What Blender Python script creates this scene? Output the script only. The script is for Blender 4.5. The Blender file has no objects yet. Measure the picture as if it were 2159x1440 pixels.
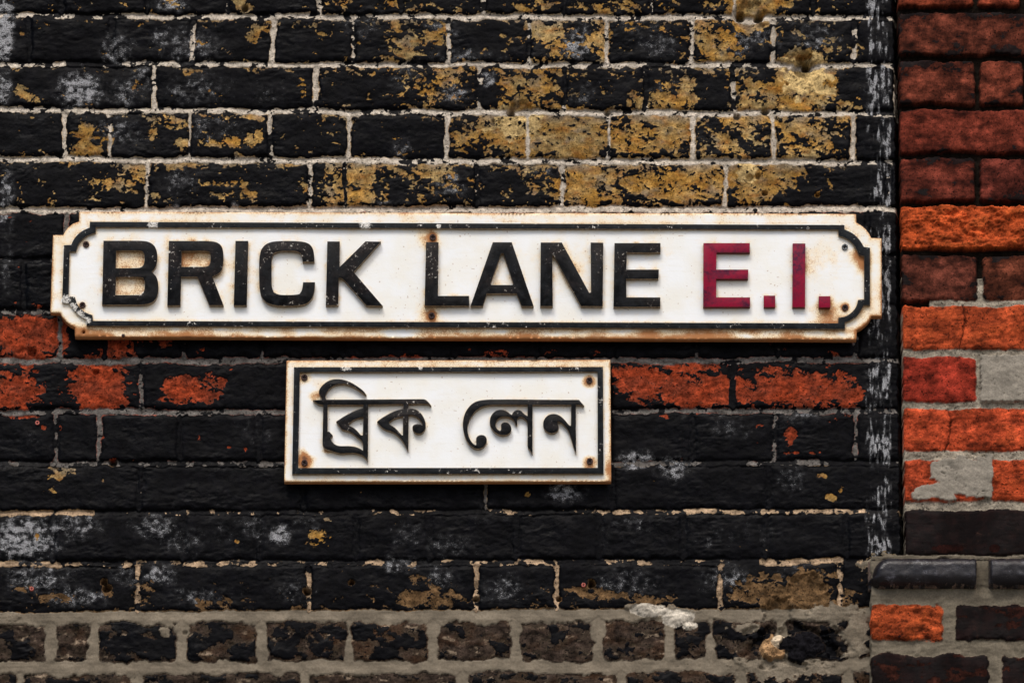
import bpy, bmesh, math, random
import numpy as np
from mathutils import Vector, geometry
C = bpy.context.scene
col = C.collection
R_ = math.radians

# ------------------------------------------------------------------ camera, sky, sun, exposure
PITCH = R_(22.0); LENS = 210.0
FPX = LENS / 36.0 * 2159.0            # focal length in photograph pixels
SC = 0.000667                         # metres of wall per photograph pixel at the centre
DIST = FPX * SC
CAM_Z = 1.65
CZ = CAM_Z + DIST * math.sin(PITCH)   # height of the wall point the lens is aimed at
CAM = (0.0, -DIST * math.cos(PITCH), CAM_Z)
cam_d = bpy.data.cameras.new('camera'); cam = bpy.data.objects.new('camera', cam_d); col.objects.link(cam)
cam_d.lens = LENS; cam_d.sensor_width = 36.0; cam_d.clip_end = 500.0; cam_d.clip_start = 0.1
cam.location = CAM; cam.rotation_euler = (R_(90) + PITCH, 0, 0)
C.camera = cam
C.render.resolution_x = 1024; C.render.resolution_y = 682

SUN_EL = R_(54); SUN_AZ = R_(-22)     # azimuth from straight out of the wall, minus = towards the left
w = bpy.data.worlds.new('World'); C.world = w; w.use_nodes = True
nt = w.node_tree; nt.nodes.clear()
sky = nt.nodes.new('ShaderNodeTexSky'); sky.sky_type = 'NISHITA'; sky.sun_disc = False
sky.sun_elevation = SUN_EL; sky.sun_rotation = math.pi - SUN_AZ * -1
sky.air_density = 1.0; sky.dust_density = 4.0; sky.ozone_density = 1.0
bg = nt.nodes.new('ShaderNodeBackground'); bg.inputs['Strength'].default_value = 0.085
wo = nt.nodes.new('ShaderNodeOutputWorld')
nt.links.new(sky.outputs[0], bg.inputs[0]); nt.links.new(bg.outputs[0], wo.inputs[0])
sd = bpy.data.lights.new('sun', 'SUN'); sd.energy = 1.15; sd.angle = R_(19); sd.color = (1.0, 0.95, 0.88)
sun = bpy.data.objects.new('sun', sd); col.objects.link(sun)
dirv = Vector((math.sin(SUN_AZ) * math.cos(SUN_EL), -math.cos(SUN_AZ) * math.cos(SUN_EL), math.sin(SUN_EL)))
sun.rotation_euler = dirv.to_track_quat('Z', 'Y').to_euler()
sun.location = (-2, -4, 9)
C.view_settings.view_transform = 'Standard'; C.view_settings.look = 'None'
C.view_settings.gamma = 1.0; C.view_settings.exposure = 0.86

# ------------------------------------------------------------------ helpers
CU, CV = 1079.5, 720.0
sp, cp = math.sin(PITCH), math.cos(PITCH)
def PW(u, v, d=0.0):
    """survey point (pixel of the photograph) -> point of the plane d metres in front of the wall"""
    a = (np.asarray(u, dtype=np.float64) - CU) / FPX; b = -(np.asarray(v, dtype=np.float64) - CV) / FPX
    dx = a; dy = cp - b * sp; dz = sp + b * cp
    t = (-d - CAM[1]) / dy
    return CAM[0] + dx * t, CAM[2] + dz * t
def lin(c):
    c = np.asarray(c, dtype=np.float64) / 255.0
    return np.where(c <= 0.04045, c / 12.92, ((c + 0.055) / 1.055) ** 2.4)
def L4(*c): return tuple(lin(c)) + (1.0,)

def tag(o, label=None, cat=None, group=None, kind=None):
    if label: o['label'] = label
    if cat: o['category'] = cat
    if group: o['group'] = group
    if kind: o['kind'] = kind
    return o
def empty(name, loc):
    o = bpy.data.objects.new(name, None); col.objects.link(o); o.location = loc; o.empty_display_size = 0.05
    return o

# vectorised gradient noise
def _perlin(x, y, seed):
    rg = np.random.default_rng(seed)
    ang = rg.random((256, 256)).astype(np.float32) * 6.2831853
    gx, gy = np.cos(ang), np.sin(ang)
    x0 = np.floor(x); y0 = np.floor(y)
    fx = (x - x0).astype(np.float32); fy = (y - y0).astype(np.float32)
    xi = x0.astype(np.int64) & 255; yi = y0.astype(np.int64) & 255
    x1 = (xi + 1) & 255; y1 = (yi + 1) & 255
    sx = fx * fx * fx * (fx * (fx * 6 - 15) + 10); sy = fy * fy * fy * (fy * (fy * 6 - 15) + 10)
    n00 = gx[yi, xi] * fx + gy[yi, xi] * fy
    n10 = gx[yi, x1] * (fx - 1) + gy[yi, x1] * fy
    n01 = gx[y1, xi] * fx + gy[y1, xi] * (fy - 1)
    n11 = gx[y1, x1] * (fx - 1) + gy[y1, x1] * (fy - 1)
    a = n00 + sx * (n10 - n00); b = n01 + sx * (n11 - n01)
    return a + sy * (b - a)
def fbm(x, y, octs, seed, gain=0.55, ridged=False):
    """about unit variance (ridged: 0..1 with crests at 1)"""
    s = np.zeros_like(x, dtype=np.float32); a = 1.0; v = 0.0
    for o in range(octs):
        n = _perlin(x * (2.03 ** o) + 13.7 * o, y * (2.03 ** o) - 7.3 * o, seed * 31 + o)
        if ridged: n = 1 - np.abs(n) * 2.2
        s += a * n; v += (a if ridged else a * a); a *= gain
    return s / v if ridged else s / (0.245 * math.sqrt(v))
def ss(a, b, x):
    t = np.clip((x - a) / (b - a), 0, 1); return t * t * (3 - 2 * t)
def cells(x, y, sx, sy, seed):
    """one random value per irregular cell: the angular outline of paint flakes"""
    gx = x / sx; gy = y / sy; ix = np.floor(gx); iy = np.floor(gy); best = np.full(x.shape, 9., np.float32); val = np.zeros(x.shape, np.float32)
    for a in (-1, 0, 1):
        for b in (-1, 0, 1):
            cx = ix + a; cy = iy + b
            d = (cx + hashv(cx, cy, seed) - gx) ** 2 + (cy + hashv(cx, cy, seed + 1) - gy) ** 2
            m = d < best; best = np.where(m, d, best); val = np.where(m, hashv(cx, cy, seed + 2), val)
    return val
def blob(U, V, cx, cy, rx, ry, p=2.4):
    """1 in the middle, 0 at the rim, negative outside (clipped)"""
    return np.clip(1 - ((np.abs(U - cx) / rx) ** p + (np.abs(V - cy) / ry) ** p) ** (1 / p), -1, 1)
def hashv(a, b, s):
    h = np.sin(a * 127.1 + b * 311.7 + s * 74.7) * 43758.5453
    return (h - np.floor(h)).astype(np.float32)

def axis(lo, dlo, dhi, hi, step, grow=1.13, cap=180):
    a = list(np.arange(dlo, dhi + 0.1, step)); s = step; x = dhi; mg_ = 420
    while x < min(hi, dhi + mg_): x += 4.5; a.append(x)
    while x < hi: s = min(s * grow, cap); x = min(x + s, hi); a.append(x)
    s = step; x = dlo; b = []
    while x > max(lo, dlo - mg_): x -= 4.5; b.append(x)
    while x > lo: s = min(s * grow, cap); x = max(x - s, lo); b.append(x)
    return np.array(b[::-1] + a)

def relief_mesh(name, us, vs, fn, mats, parent=None):
    """real relief: the heights (mm out of the wall) and the colours come from fn(U, V)"""
    U, V = np.meshgrid(us.astype(np.float32), vs.astype(np.float32))
    h, tint, cover, scuff = fn(U, V)
    X, Z = PW(U, V, 0.0)
    n = U.size; nu, nv = len(us), len(vs)
    co = np.stack([X, -h * 0.001, Z], -1).reshape(-1, 3).astype(np.float32)
    loc = np.array(parent.location) if parent else np.zeros(3)
    co -= loc.astype(np.float32)
    idx = np.arange(n).reshape(nv, nu)
    q = np.stack([idx[1:, :-1], idx[1:, 1:], idx[:-1, 1:], idx[:-1, :-1]], -1).reshape(-1, 4)
    me = bpy.data.meshes.new(name)
    me.vertices.add(n); me.vertices.foreach_set('co', co.ravel())
    me.loops.add(q.size); me.loops.foreach_set('vertex_index', q.ravel().astype(np.int32))
    me.polygons.add(len(q)); me.polygons.foreach_set('loop_start', np.arange(0, q.size, 4, dtype=np.int32))
    try: me.polygons.foreach_set('loop_total', np.full(len(q), 4, dtype=np.int32))
    except Exception: pass
    me.update(calc_edges=True)
    me.shade_smooth()
    c4 = np.ones((n, 4), dtype=np.float32); c4[:, :3] = tint.reshape(-1, 3)
    at = me.attributes.new('tint', 'FLOAT_COLOR', 'POINT'); at.data.foreach_set('color', c4.ravel())
    for nm, arr in (('cover', cover), ('scuff', scuff)):
        at = me.attributes.new(nm, 'FLOAT', 'POINT'); at.data.foreach_set('value', arr.astype(np.float32).ravel())
    me.materials.append(mats)
    o = bpy.data.objects.new(name, me); col.objects.link(o)
    if parent: o.parent = parent
    return o

# ------------------------------------------------------------------ materials
def new_mat(name):
    m = bpy.data.materials.new(name); m.use_nodes = True; t = m.node_tree; t.nodes.clear()
    out = t.nodes.new('ShaderNodeOutputMaterial'); b = t.nodes.new('ShaderNodeBsdfPrincipled')
    t.links.new(b.outputs[0], out.inputs[0])
    return m, t, b
class N:
    def __init__(s, t):
        s.t = t
    def link(s, v, sock):
        if isinstance(v, bpy.types.NodeSocket): s.t.links.new(v, sock)
        else: sock.default_value = v
    def coord(s): return s.t.nodes.new('ShaderNodeTexCoord').outputs['Object']
    def attr(s, name, c=False):
        n = s.t.nodes.new('ShaderNodeAttribute'); n.attribute_name = name
        return n.outputs['Color' if c else 'Fac']
    def mapping(s, v, scale):
        n = s.t.nodes.new('ShaderNodeMapping'); s.link(v, n.inputs[0]); n.inputs['Scale'].default_value = scale
        return n.outputs[0]
    def noise(s, v, scale, detail=3, rough=0.55, dist=0.0):
        n = s.t.nodes.new('ShaderNodeTexNoise'); s.link(v, n.inputs['Vector'])
        n.inputs['Scale'].default_value = scale; n.inputs['Detail'].default_value = detail
        n.inputs['Roughness'].default_value = rough; n.inputs['Distortion'].default_value = dist
        return n.outputs['Fac']
    def vor(s, v, scale, feat='DISTANCE_TO_EDGE'):
        n = s.t.nodes.new('ShaderNodeTexVoronoi'); n.feature = feat; s.link(v, n.inputs['Vector'])
        n.inputs['Scale'].default_value = scale; return n.outputs['Distance']
    def math(s, op, a, b=0.0, c=None):
        n = s.t.nodes.new('ShaderNodeMath'); n.operation = op; s.link(a, n.inputs[0]); s.link(b, n.inputs[1])
        if c is not None: s.link(c, n.inputs[2])
        return n.outputs[0]
    def ramp(s, v, lo, hi, a=0.0, b=1.0):
        n = s.t.nodes.new('ShaderNodeMapRange'); n.interpolation_type = 'SMOOTHSTEP'; s.link(v, n.inputs[0])
        n.inputs[1].default_value = lo; n.inputs[2].default_value = hi; n.inputs[3].default_value = a; n.inputs[4].default_value = b
        return n.outputs[0]
    def mix(s, f, a, b, mode='MIX'):
        n = s.t.nodes.new('ShaderNodeMix'); n.data_type = 'RGBA'; n.blend_type = mode
        s.link(f, n.inputs[0]); s.link(a, n.inputs[6]); s.link(b, n.inputs[7]); return n.outputs[2]
    def scalec(s, c, f):
        n = s.t.nodes.new('ShaderNodeVectorMath'); n.operation = 'SCALE'; s.link(c, n.inputs[0]); s.link(f, n.inputs['Scale'])
        return n.outputs[0]
    def bump(s, h, dist, strength=1.0, prev=None):
        n = s.t.nodes.new('ShaderNodeBump'); s.link(h, n.inputs['Height']); n.inputs['Distance'].default_value = dist
        n.inputs['Strength'].default_value = strength
        if prev is not None: s.link(prev, n.inputs['Normal'])
        return n.outputs[0]

def wall_material(name, cover_col, cover_col2, cover_rough, scuff_col, spec=0.4, bdist=0.0011):
    m, t, b = new_mat(name); g = N(t)
    co = g.coord()
    tint = g.attr('tint', True); cover = g.attr('cover'); sc = g.attr('scuff')
    n1 = g.noise(co, 420, 3, 0.7); nb_ = g.noise(co, 150, 4, 0.7, 0.6); n2 = g.noise(co, 60, 4, 0.6); n3 = g.noise(co, 1400, 2, 0.6)
    rough_ = g.ramp(sc, -1.0, -0.3, 0.4, 1.0)
    base = g.scalec(tint, g.math('ADD', 1.0, g.math('MULTIPLY', rough_, g.math('SUBTRACT', g.math('MULTIPLY', g.ramp(n2, 0.25, 0.75, 0.68, 1.34), g.ramp(n1, 0.3, 0.7, 0.66, 1.34)), 1.0))))
    pits = g.ramp(g.math('SUBTRACT', g.noise(co, 330, 1, 0.5), g.ramp(sc, -1.0, -0.3, 0.2, 0.0)), 0.64, 0.70, 1.0, 0.25)
    base = g.scalec(base, pits)
    # paint: crisp ragged edge
    f = g.math('ADD', cover, g.math('MULTIPLY', g.math('SUBTRACT', n1, 0.5), 0.9))
    f = g.math('ADD', f, g.math('MULTIPLY', g.math('SUBTRACT', nb_, 0.5), 1.1))
    painted = g.ramp(f, -0.05, 0.05, 1.0, 0.0)
    pc = g.mix(g.ramp(n2, 0.4, 0.7), cover_col, cover_col2)
    pc = g.scalec(pc, g.ramp(n3, 0.3, 0.75, 0.75, 1.4))
    # scuffs and chalky marks: fine flecks whose number follows the scuff amount
    mp = g.mapping(co, (1.0, 1.0, 1.7)); mp.node.inputs['Rotation'].default_value = (0, R_(28), 0); st = g.noise(mp, 560, 5, 0.85, 0.8)
    st2 = g.noise(co, 90, 3, 0.6)
    thr = g.math('SUBTRACT', 0.685, g.math('MULTIPLY', sc, 0.195))
    val = g.math('ADD', g.math('MULTIPLY', st, 0.72), g.math('MULTIPLY', st2, 0.28))
    fl = g.noise(co, 1100, 2, 0.7); sf = g.math('MULTIPLY', g.ramp(g.math('SUBTRACT', val, thr), -0.005, 0.035), g.ramp(fl, 0.40, 0.58, 0.12, 1.0))
    haze_ = g.math('MULTIPLY', g.ramp(sc, 0.15, 1.0, 0.0, 0.10), g.math('MULTIPLY', g.ramp(st2, 0.35, 0.65), g.ramp(nb_, 0.3, 0.7, 0.3, 1.2)))
    sf = g.math('MAXIMUM', g.math('MULTIPLY', sf, 0.85), haze_)
    pc = g.mix(sf, pc, scuff_col)
    colr = g.mix(painted, base, pc)
    g.link(colr, b.inputs['Base Color'])
    rg = g.math('ADD', g.math('MULTIPLY', painted, cover_rough - 0.93), 0.93)
    rg = g.math('ADD', rg, g.math('MULTIPLY', g.math('MULTIPLY', sf, painted), 0.25))
    rg = g.math('ADD', rg, g.math('MULTIPLY', painted, g.ramp(g.noise(co, 14, 3, .6), .35, .65, -.16, .14)))
    g.link(rg, b.inputs['Roughness']); b.inputs['Specular IOR Level'].default_value = spec
    hb = g.math('ADD', g.math('MULTIPLY', n1, g.ramp(painted, 0, 1, 0.8, 0.3)), g.math('MULTIPLY', painted, 0.8))
    hb = g.math('ADD', hb, g.math('MULTIPLY', n3, 0.18)); hb = g.math('ADD', hb, g.math('MULTIPLY', pits, 0.5))
    smo = g.ramp(sc, -1.0, -0.3, 0.45, 1.0)
    hb = g.math('MULTIPLY', hb, smo)
    g.link(g.bump(hb, bdist, 0.9), b.inputs['Normal'])
    return m
M_wall = wall_material('black_painted_brick', L4(3, 3, 5), L4(9, 9, 13), 0.48, L4(186, 187, 190), 0.05)
M_pier = wall_material('red_brick', L4(13, 8, 8), L4(26, 14, 13), 0.75, L4(120, 84, 72), 0.08, 0.0006)
M_cope = wall_material('engineering_brick', L4(22, 20, 24), L4(30, 27, 30), 0.3, L4(120, 120, 130), 0.3)

def sign_white(name):
    m, t, b = new_mat(name); g = N(t); co = g.coord(); rust = g.attr('rust')
    n1 = g.noise(co, 70, 5, 0.65); n2 = g.noise(co, 800, 3, 0.7); n3 = g.noise(co, 260, 4, 0.7); n4 = g.noise(co, 22, 3, 0.5)
    streak = g.noise(g.mapping(co, (1.0, 1.0, 8.0)), 40, 3, 0.5)
    white = g.mix(g.ramp(n4, 0.35, 0.7), L4(234, 237, 238), L4(231, 230, 222))
    white = g.mix(g.ramp(streak, 0.5, 0.8, 0.0, 0.35), white, L4(224, 222, 214))
    f = g.math('ADD', rust, g.math('MULTIPLY', g.math('SUBTRACT', n1, 0.5), 0.75))
    c = g.mix(g.ramp(f, 0.08, 0.62, 0.0, 0.9), white, L4(238, 214, 168))
    f2 = g.math('ADD', f, g.math('MULTIPLY', g.math('SUBTRACT', n3, 0.5), 0.9))
    c = g.mix(g.ramp(f2, 0.52, 1.0, 0.0, 0.8), c, L4(206, 148, 76))
    f3 = g.math('ADD', g.math('MULTIPLY', f, 0.45), g.math('MULTIPLY', n2, 0.9))
    c = g.mix(g.ramp(f3, 0.66, 0.80, 0.0, 0.75), c, L4(150, 84, 36))
    f4 = g.math('ADD', f, g.math('MULTIPLY', g.math('SUBTRACT', n2, 0.5), 0.6))
    c = g.mix(g.ramp(f4, 1.15, 1.6, 0.0, 0.85), c, L4(74, 38, 20))
    dots = g.noise(co, 300, 0, 0.5)
    c = g.mix(g.ramp(g.math('MULTIPLY', dots, g.ramp(n4, 0.3, 0.7, 0.9, 1.05)), 0.785, 0.80, 0.0, 0.5), c, L4(150, 110, 70))
    g.link(c, b.inputs['Base Color'])
    g.link(g.ramp(f, 0.1, 0.8, 0.38, 0.75), b.inputs['Roughness'])
    b.inputs['Specular IOR Level'].default_value = 0.4
    hb = g.math('ADD', g.math('MULTIPLY', n3, 0.6), g.math('MULTIPLY', n2, g.ramp(f, 0.0, 0.8, 0.1, 0.7)))
    g.link(g.bump(hb, 0.0005, 0.7), b.inputs['Normal'])
    return m
M_white = sign_white('white_sign_enamel')

def letter_mat(name, c1, c2, c3, chip, rust=L4(150, 130, 104), chip_thr=0.70, rough=0.33, wear=()):  # default side colour is paled to mimic light bounced off the ground
    m, t, b = new_mat(name); g = N(t); co = g.coord()
    n1 = g.noise(co, 75, 4, 0.65, 0.4); n2 = g.noise(co, 30, 3, 0.5); n3 = g.noise(co, 520, 3, 0.7); n4 = g.noise(co, 240, 5, 0.75, 0.5)
    c = g.mix(g.ramp(g.math('ADD', g.math('MULTIPLY', n1, .65), g.math('MULTIPLY', n4, .35)), 0.44, 0.62), c1, c2)
    c = g.mix(g.math('MULTIPLY', g.ramp(n2, 0.5, 0.7), g.ramp(n4, 0.42, 0.6, 0.3, 1.0)), c, c3)
    # worn rusty sides and edges, their colour lightened to paint in ground bounce
    gn = t.nodes.new('ShaderNodeNewGeometry'); sx = t.nodes.new('ShaderNodeSeparateXYZ'); t.links.new(gn.outputs['Normal'], sx.inputs[0])
    side = g.ramp(g.math('ABSOLUTE', sx.outputs[1]), 0.35, 0.95, 1.0, 0.0)
    c = g.mix(g.math('MULTIPLY', side, g.ramp(n4, 0.35, 0.6, 0.35, 0.95)), c, rust)
    ch = g.ramp(g.math('ADD', g.math('MULTIPLY', n4, 0.75), g.math('MULTIPLY', n2, 0.3)), chip_thr, chip_thr + 0.02)
    ch2 = g.ramp(g.math('MULTIPLY', n3, g.ramp(n1, 0.35, 0.7, 0.8, 1.08)), 0.715, 0.74, 0.0, 0.7)
    cm = g.math('MAXIMUM', ch, ch2)
    for (wx, wz, wr_) in wear:
        vm = t.nodes.new('ShaderNodeVectorMath'); vm.operation = 'DISTANCE'; t.links.new(g.mapping(co, (1, 0, 1)), vm.inputs[0]); vm.inputs[1].default_value = (wx, 0, wz)
        cm = g.math('MAXIMUM', cm, g.ramp(g.math('SUBTRACT', g.noise(g.mapping(co, (1, 1, 1.6)), 330, 3, .7, 1.0), g.ramp(vm.outputs['Value'], wr_ * .3, wr_, 0.0, 0.35)), 0.44, 0.48, 0, .95))
    c = g.mix(cm, c, chip)
    g.link(c, b.inputs['Base Color'])
    g.link(g.ramp(n1, 0.3, 0.7, rough - 0.08, rough + 0.3), b.inputs['Roughness'])
    b.inputs['Specular IOR Level'].default_value = 0.1
    g.link(g.bump(g.math('ADD', n4, g.math('MULTIPLY', ch, 0.5)), 0.0006, 0.6), b.inputs['Normal'])
    return m
M_black = letter_mat('black_letter_enamel', L4(2, 2, 3), L4(20, 22, 26), L4(38, 31, 29), L4(205, 200, 190), chip_thr=0.655)
_b = PW(982, 713, 0); WEAR = [tuple(float(q) - float(w_) for q, w_ in zip(PW(a_, b_, .0235), _b)) + (c_ * SC,) for a_, b_, c_ in [(139, 631, 19), (152, 648, 20), (168, 664, 20), (184, 675, 15), (322, 473, 20), (770, 472, 24), (925, 477, 10)]]
M_border = letter_mat('black_border_enamel', L4(12, 15, 18), L4(28, 33, 37), L4(22, 20, 21), L4(215, 212, 205), chip_thr=0.645, wear=WEAR)
M_red = letter_mat('crimson_letter_enamel', L4(134, 12, 46), L4(98, 20, 46), L4(50, 20, 46), L4(124, 56, 76), rust=L4(96, 56, 44), chip_thr=0.82)

def metal_mat(name, c1, c2, rough, metal):
    m, t, b = new_mat(name); g = N(t); co = g.coord()
    n1 = g.noise(co, 500, 3, 0.6)
    g.link(g.mix(g.ramp(n1, 0.35, 0.65), c1, c2), b.inputs['Base Color'])
    b.inputs['Roughness'].default_value = rough; b.inputs['Metallic'].default_value = metal
    g.link(g.bump(n1, 0.0004, 0.8), b.inputs['Normal'])
    return m
M_rust = metal_mat('rusty_steel', L4(62, 30, 20), L4(34, 20, 17), 0.8, 0.0)
M_steel = metal_mat('zinc_steel', L4(120, 124, 126), L4(70, 74, 74), 0.4, 0.7)
M_dark = metal_mat('dark_socket', L4(14, 10, 9), L4(22, 15, 12), 0.9, 0.0)
M_plug = metal_mat('pink_plastic', L4(190, 104, 92), L4(150, 74, 62), 0.6, 0.0)

# ------------------------------------------------------------------ painted brick wall
#          left v, right v of every bed joint, half thickness
BEDS = [(-276, -270, 6), (-173, -167, 6), (-70, -65, 6), (33, 38, 6.5), (134, 138, 6), (232, 240, 6.5), (335, 342, 7), (443, 440, 7.5),
        (548, 541, 6), (655, 647, 6), (760, 759, 7), (868, 866, 6.5), (977, 975, 6.5), (1081, 1077, 6), (1188, 1182, 7),
        (1303, 1293, 13), (1409, 1401, 14), (1512, 1508, 13), (1618, 1612, 13), (1722, 1718, 12), (1826, 1822, 12)]
HEADS = {  # course index (below bed k-1, above bed k) -> joints
    3: [130, 310, 480, 672, 845, 1020, 1190, 1375, 1546, 1715], 4: [62, 235, 405, 575, 745, 945, 1117, 1280, 1458, 1630, 1800],
    5: [-15, 325, 665, 1013, 1190, 1360, 1545], 6: [-40, 135, 230, 400, 570, 735, 942, 1112, 1283, 1460, 1630, 1800],
    7: [-30, 310, 653, 728, 1005, 1185, 1530], 8: [140, 310, 480, 650, 820, 990, 1160, 1330, 1500, 1670, 1830],
    9: [50, 390, 730, 1070, 1410, 1750], 10: [-40, 127, 220, 387, 552, 724, 957, 1132, 1300, 1470, 1640, 1805],
    11: [-45, 298, 640, 980, 1285, 1545, 1840], 12: [-60, 117, 210, 378, 545, 720, 900, 1080, 1280, 1460, 1635, 1803],
    13: [-30, 295, 640, 1023, 1290, 1620], 14: [-60, 110, 385, 545, 750, 905, 1090, 1265, 1440, 1615, 1785],
    15: [-50, 292, 650, 1003, 1172, 1520, 1771], 16: [-70, 105, 198, 382, 553, 736, 912, 1087, 1262, 1412, 1500, 1650, 1800],
    17: [-55, 40, 290, 640, 975, 1310, 1560, 1790]}
HB = {(4,62):-2.8,(4,235):-2.8,(4,405):.4,(4,575):1.3,(4,745):.1,(4,945):.5,(4,1117):-1,(4,1280):1.6,(4,1458):.3,(4,1630):1.1,(4,1800):-.3,(5,-15):0,(5,325):1.5,(5,665):1.5,(5,1013):.4,(5,1190):-1.6,(5,1360):-1,(5,1545):-.8,
      (6,135):1.2,(6,230):.4,(6,400):.3,(6,570):.1,(6,735):1.6,(6,942):1.7,(6,1112):1.6,(6,1283):1.6,(6,1460):1.9,(6,1630):1.9,(6,1800):1.3,(7,310):1.1,(7,653):.3,(7,728):-1.8,(7,1005):-.8,(7,1185):1.2,(7,1530):2,
      (3,130):-2.5,(3,310):-2.5,(3,480):-1,(3,672):.4,(3,845):-2.5,(3,1020):.3,(3,1190):-1.5,(3,1375):-1,(3,1546):1.5,(3,1715):-2.5,(8,140):1.2,(10,127):.9,(10,387):-.3,(10,552):-.6,(10,1805):.6,(10,1470):-.4,
      (11,298):-.3,(12,117):.3,(12,210):.4,(12,1635):.8,(12,1803):.7,(13,1023):.3}
def joints(k):
    j = list(HEADS.get(k, []))
    if not j:
        rr = random.Random(k * 7 + 1); x = -500 + rr.random() * 150
        while x < 2300: j.append(x); x += rr.choice([172, 172, 343])
        return np.array(j)
    st = 172 if len(j) > 8 else 343
    while j[0] > -520: j.insert(0, j[0] - st)
    while j[-1] < 2300: j.append(j[-1] + st)
    return np.array(j, dtype=float)

PEEL = [  # bare patches: cx, cy, rx, ry, amount
 (1118,182,82,52,2.2),(905,192,62,30,1.7),(955,165,36,18,1.6),(858,160,60,30,.4),(1085,262,60,32,4.2),(1000,300,60,28,1.9),(985,275,36,30,1.4),(1095,310,40,22,2.4),
 (1197,287,84,50,5.0),(1370,287,78,50,2.6),(1430,262,44,46,2.2),(1520,300,46,36,2.0),(1562,248,44,22,2.4),(1600,285,30,30,.9),(1685,262,56,30,2.4),(1700,310,70,28,1.8),(1770,250,30,20,1.0),
 (742,387,66,52,2.6),(930,372,50,24,1.7),(905,415,30,20,1.2),(870,362,60,18,1.3),(1150,392,44,40,2.0),(1090,350,60,16,1.6),(1245,384,66,54,3.6),(1400,392,96,44,2.9),(1500,365,50,30,2.6),(1480,395,40,40,2.6),(1585,384,62,52,2.8),(1640,372,44,34,2.3),(1670,352,40,18,2.2),(1065,415,20,18,2.0),
 (836,92,36,40,1.5),(862,112,40,22,1.4),(925,72,30,26,1.5),(880,70,60,40,.5),(1150,70,52,30,1.9),(1190,95,40,30,1.4),(1262,88,26,46,2.3),(1120,60,30,20,1.0),(1310,60,40,14,1.4),(1520,105,46,50,3.0),(1480,58,30,24,2.0),(1445,80,16,28,1.6),(1638,82,20,20,1.2),(1380,60,60,12,1.2),
 (1420,195,50,44,1.5),(1390,215,60,16,1.4),(1340,205,40,16,1.5),(1460,175,22,40,1.2),(1575,210,40,30,1.9),(1570,165,36,24,1.7),(1698,160,58,44,4.5),(1640,205,56,30,2.3),(1715,212,46,26,2.2),(1757,180,8,26,2.2),(1780,222,40,12,1.8),(1625,182,30,30,1.4),
 (880,12,50,18,1.2),(1000,20,70,14,1.0),(1120,18,60,18,1.2),(1270,14,60,20,1.7),(1330,10,40,18,1.2),(1600,18,64,26,2.2),(1570,0,60,20,1.6),(1640,0,30,16,1.4),(512,14,26,16,3.0),(350,8,40,14,1.4),(690,10,40,12,1.2),
 (534,76,18,22,2.9),(565,60,14,26,1.8),(420,75,14,30,1.4),(315,40,14,12,2.4),(440,40,30,8,1.6),(620,52,60,8,1.2),(47,72,7,5,3.2),(690,72,16,9,1.8),
 (412,152,54,14,2.3),(292,178,16,12,2.3),(50,196,22,14,2.4),(78,212,24,12,1.8),(560,148,60,9,1.7),(640,190,10,30,1.6),
 (168,300,22,40,2.7),(208,288,36,30,2.1),(190,318,36,14,2.3),(378,262,24,16,3.4),(334,268,26,20,2.2),(384,308,14,22,3.0),(465,302,70,13,3.0),(535,290,20,20,1.8),(520,245,50,12,1.8),(318,285,14,10,1.6),(548,280,10,14,2.6),(300,248,50,12,1.2),
 (290,368,26,34,2.4),(232,378,50,18,1.5),(205,400,60,30,1.0),(390,350,110,13,2.1),(470,388,60,9,2.2),(530,415,36,18,2.2),(445,415,70,14,1.8),(520,375,24,16,1.6),(595,350,40,10,2.0),(640,400,16,28,1.8),(90,430,26,10,1.8),(330,420,14,12,2.2),
 (56,706,86,58,4.6),(135,690,14,50,2.0),(200,742,24,15,2.3),(248,728,32,34,4.2),(340,718,44,14,2.8),(420,740,14,10,2.2),(760,746,20,10,2.2),(850,752,60,7,2.2),(1050,745,34,9,2.8),(1160,742,14,6,2.2),(1270,745,20,7,2.4),(1470,735,8,14,2.2),(985,742,10,8,1.6),
 (36,826,64,46,3.9),(208,818,66,54,5.2),(370,830,38,30,3.2),(410,812,52,30,3.4),(440,838,30,14,3.0),(470,806,9,10,2.8),(486,783,5,9,2.8),
 (1420,812,128,46,3.3),(1340,800,60,34,1.9),(1500,835,70,30,2.6),(1690,822,150,44,3.9),(1480,772,70,10,1.8),(1620,775,60,12,1.4),(1800,840,50,20,1.6),
 (1600,900,14,10,2.2),(1530,905,20,8,2.0),(1590,930,14,14,1.6),(1400,880,30,8,2.2),(1560,1045,8,5,2.2),(1662,922,14,28,3.8),(1674,915,14,12,2.6),(92,902,10,8,4.2),(127,905,5,15,3.2),(217,925,5,12,2.6),(60,878,50,5,2.4),(300,872,90,5,2.2),(418,924,6,8,3.0),(482,942,6,5,3.2),(515,950,6,6,3.0),(1780,882,40,8,2.6),(1470,870,40,6,1.6),
 (116,1018,19,30,3.6),(148,994,16,16,3.3),(100,982,60,7,2.2),(1756,1046,18,11,3.6),(1775,1032,7,9,3.0),(1732,1002,14,8,2.9),(1690,955,40,5,2.0),(218,1012,5,6,2.6),(138,1043,4,4,2.8),
 (672,1134,36,24,3.4),(79,1134,9,13,3.4),(690,1092,16,8,3.0),(500,1142,6,4,2.6),(1780,1110,6,12,3.2),(1783,1145,5,14,3.2),(40,1132,20,14,1.6),
 (900,1258,76,22,3.0),(880,1222,26,12,1.9),(120,1258,40,10,2.6),(226,1246,14,16,2.8),(60,1258,40,16,1.3),(300,1250,30,30,1.4),(450,1270,60,16,1.5),(1250,1252,60,15,3.0),(1210,1242,24,6,2.8),(1600,1238,76,34,2.7),(1680,1262,80,16,2.0),(1740,1215,40,24,2.3),(1790,1250,30,30,1.6),(1370,1262,50,16,1.6),(1760,1280,50,12,2.0),(1140,1230,40,18,.9)]
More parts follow.
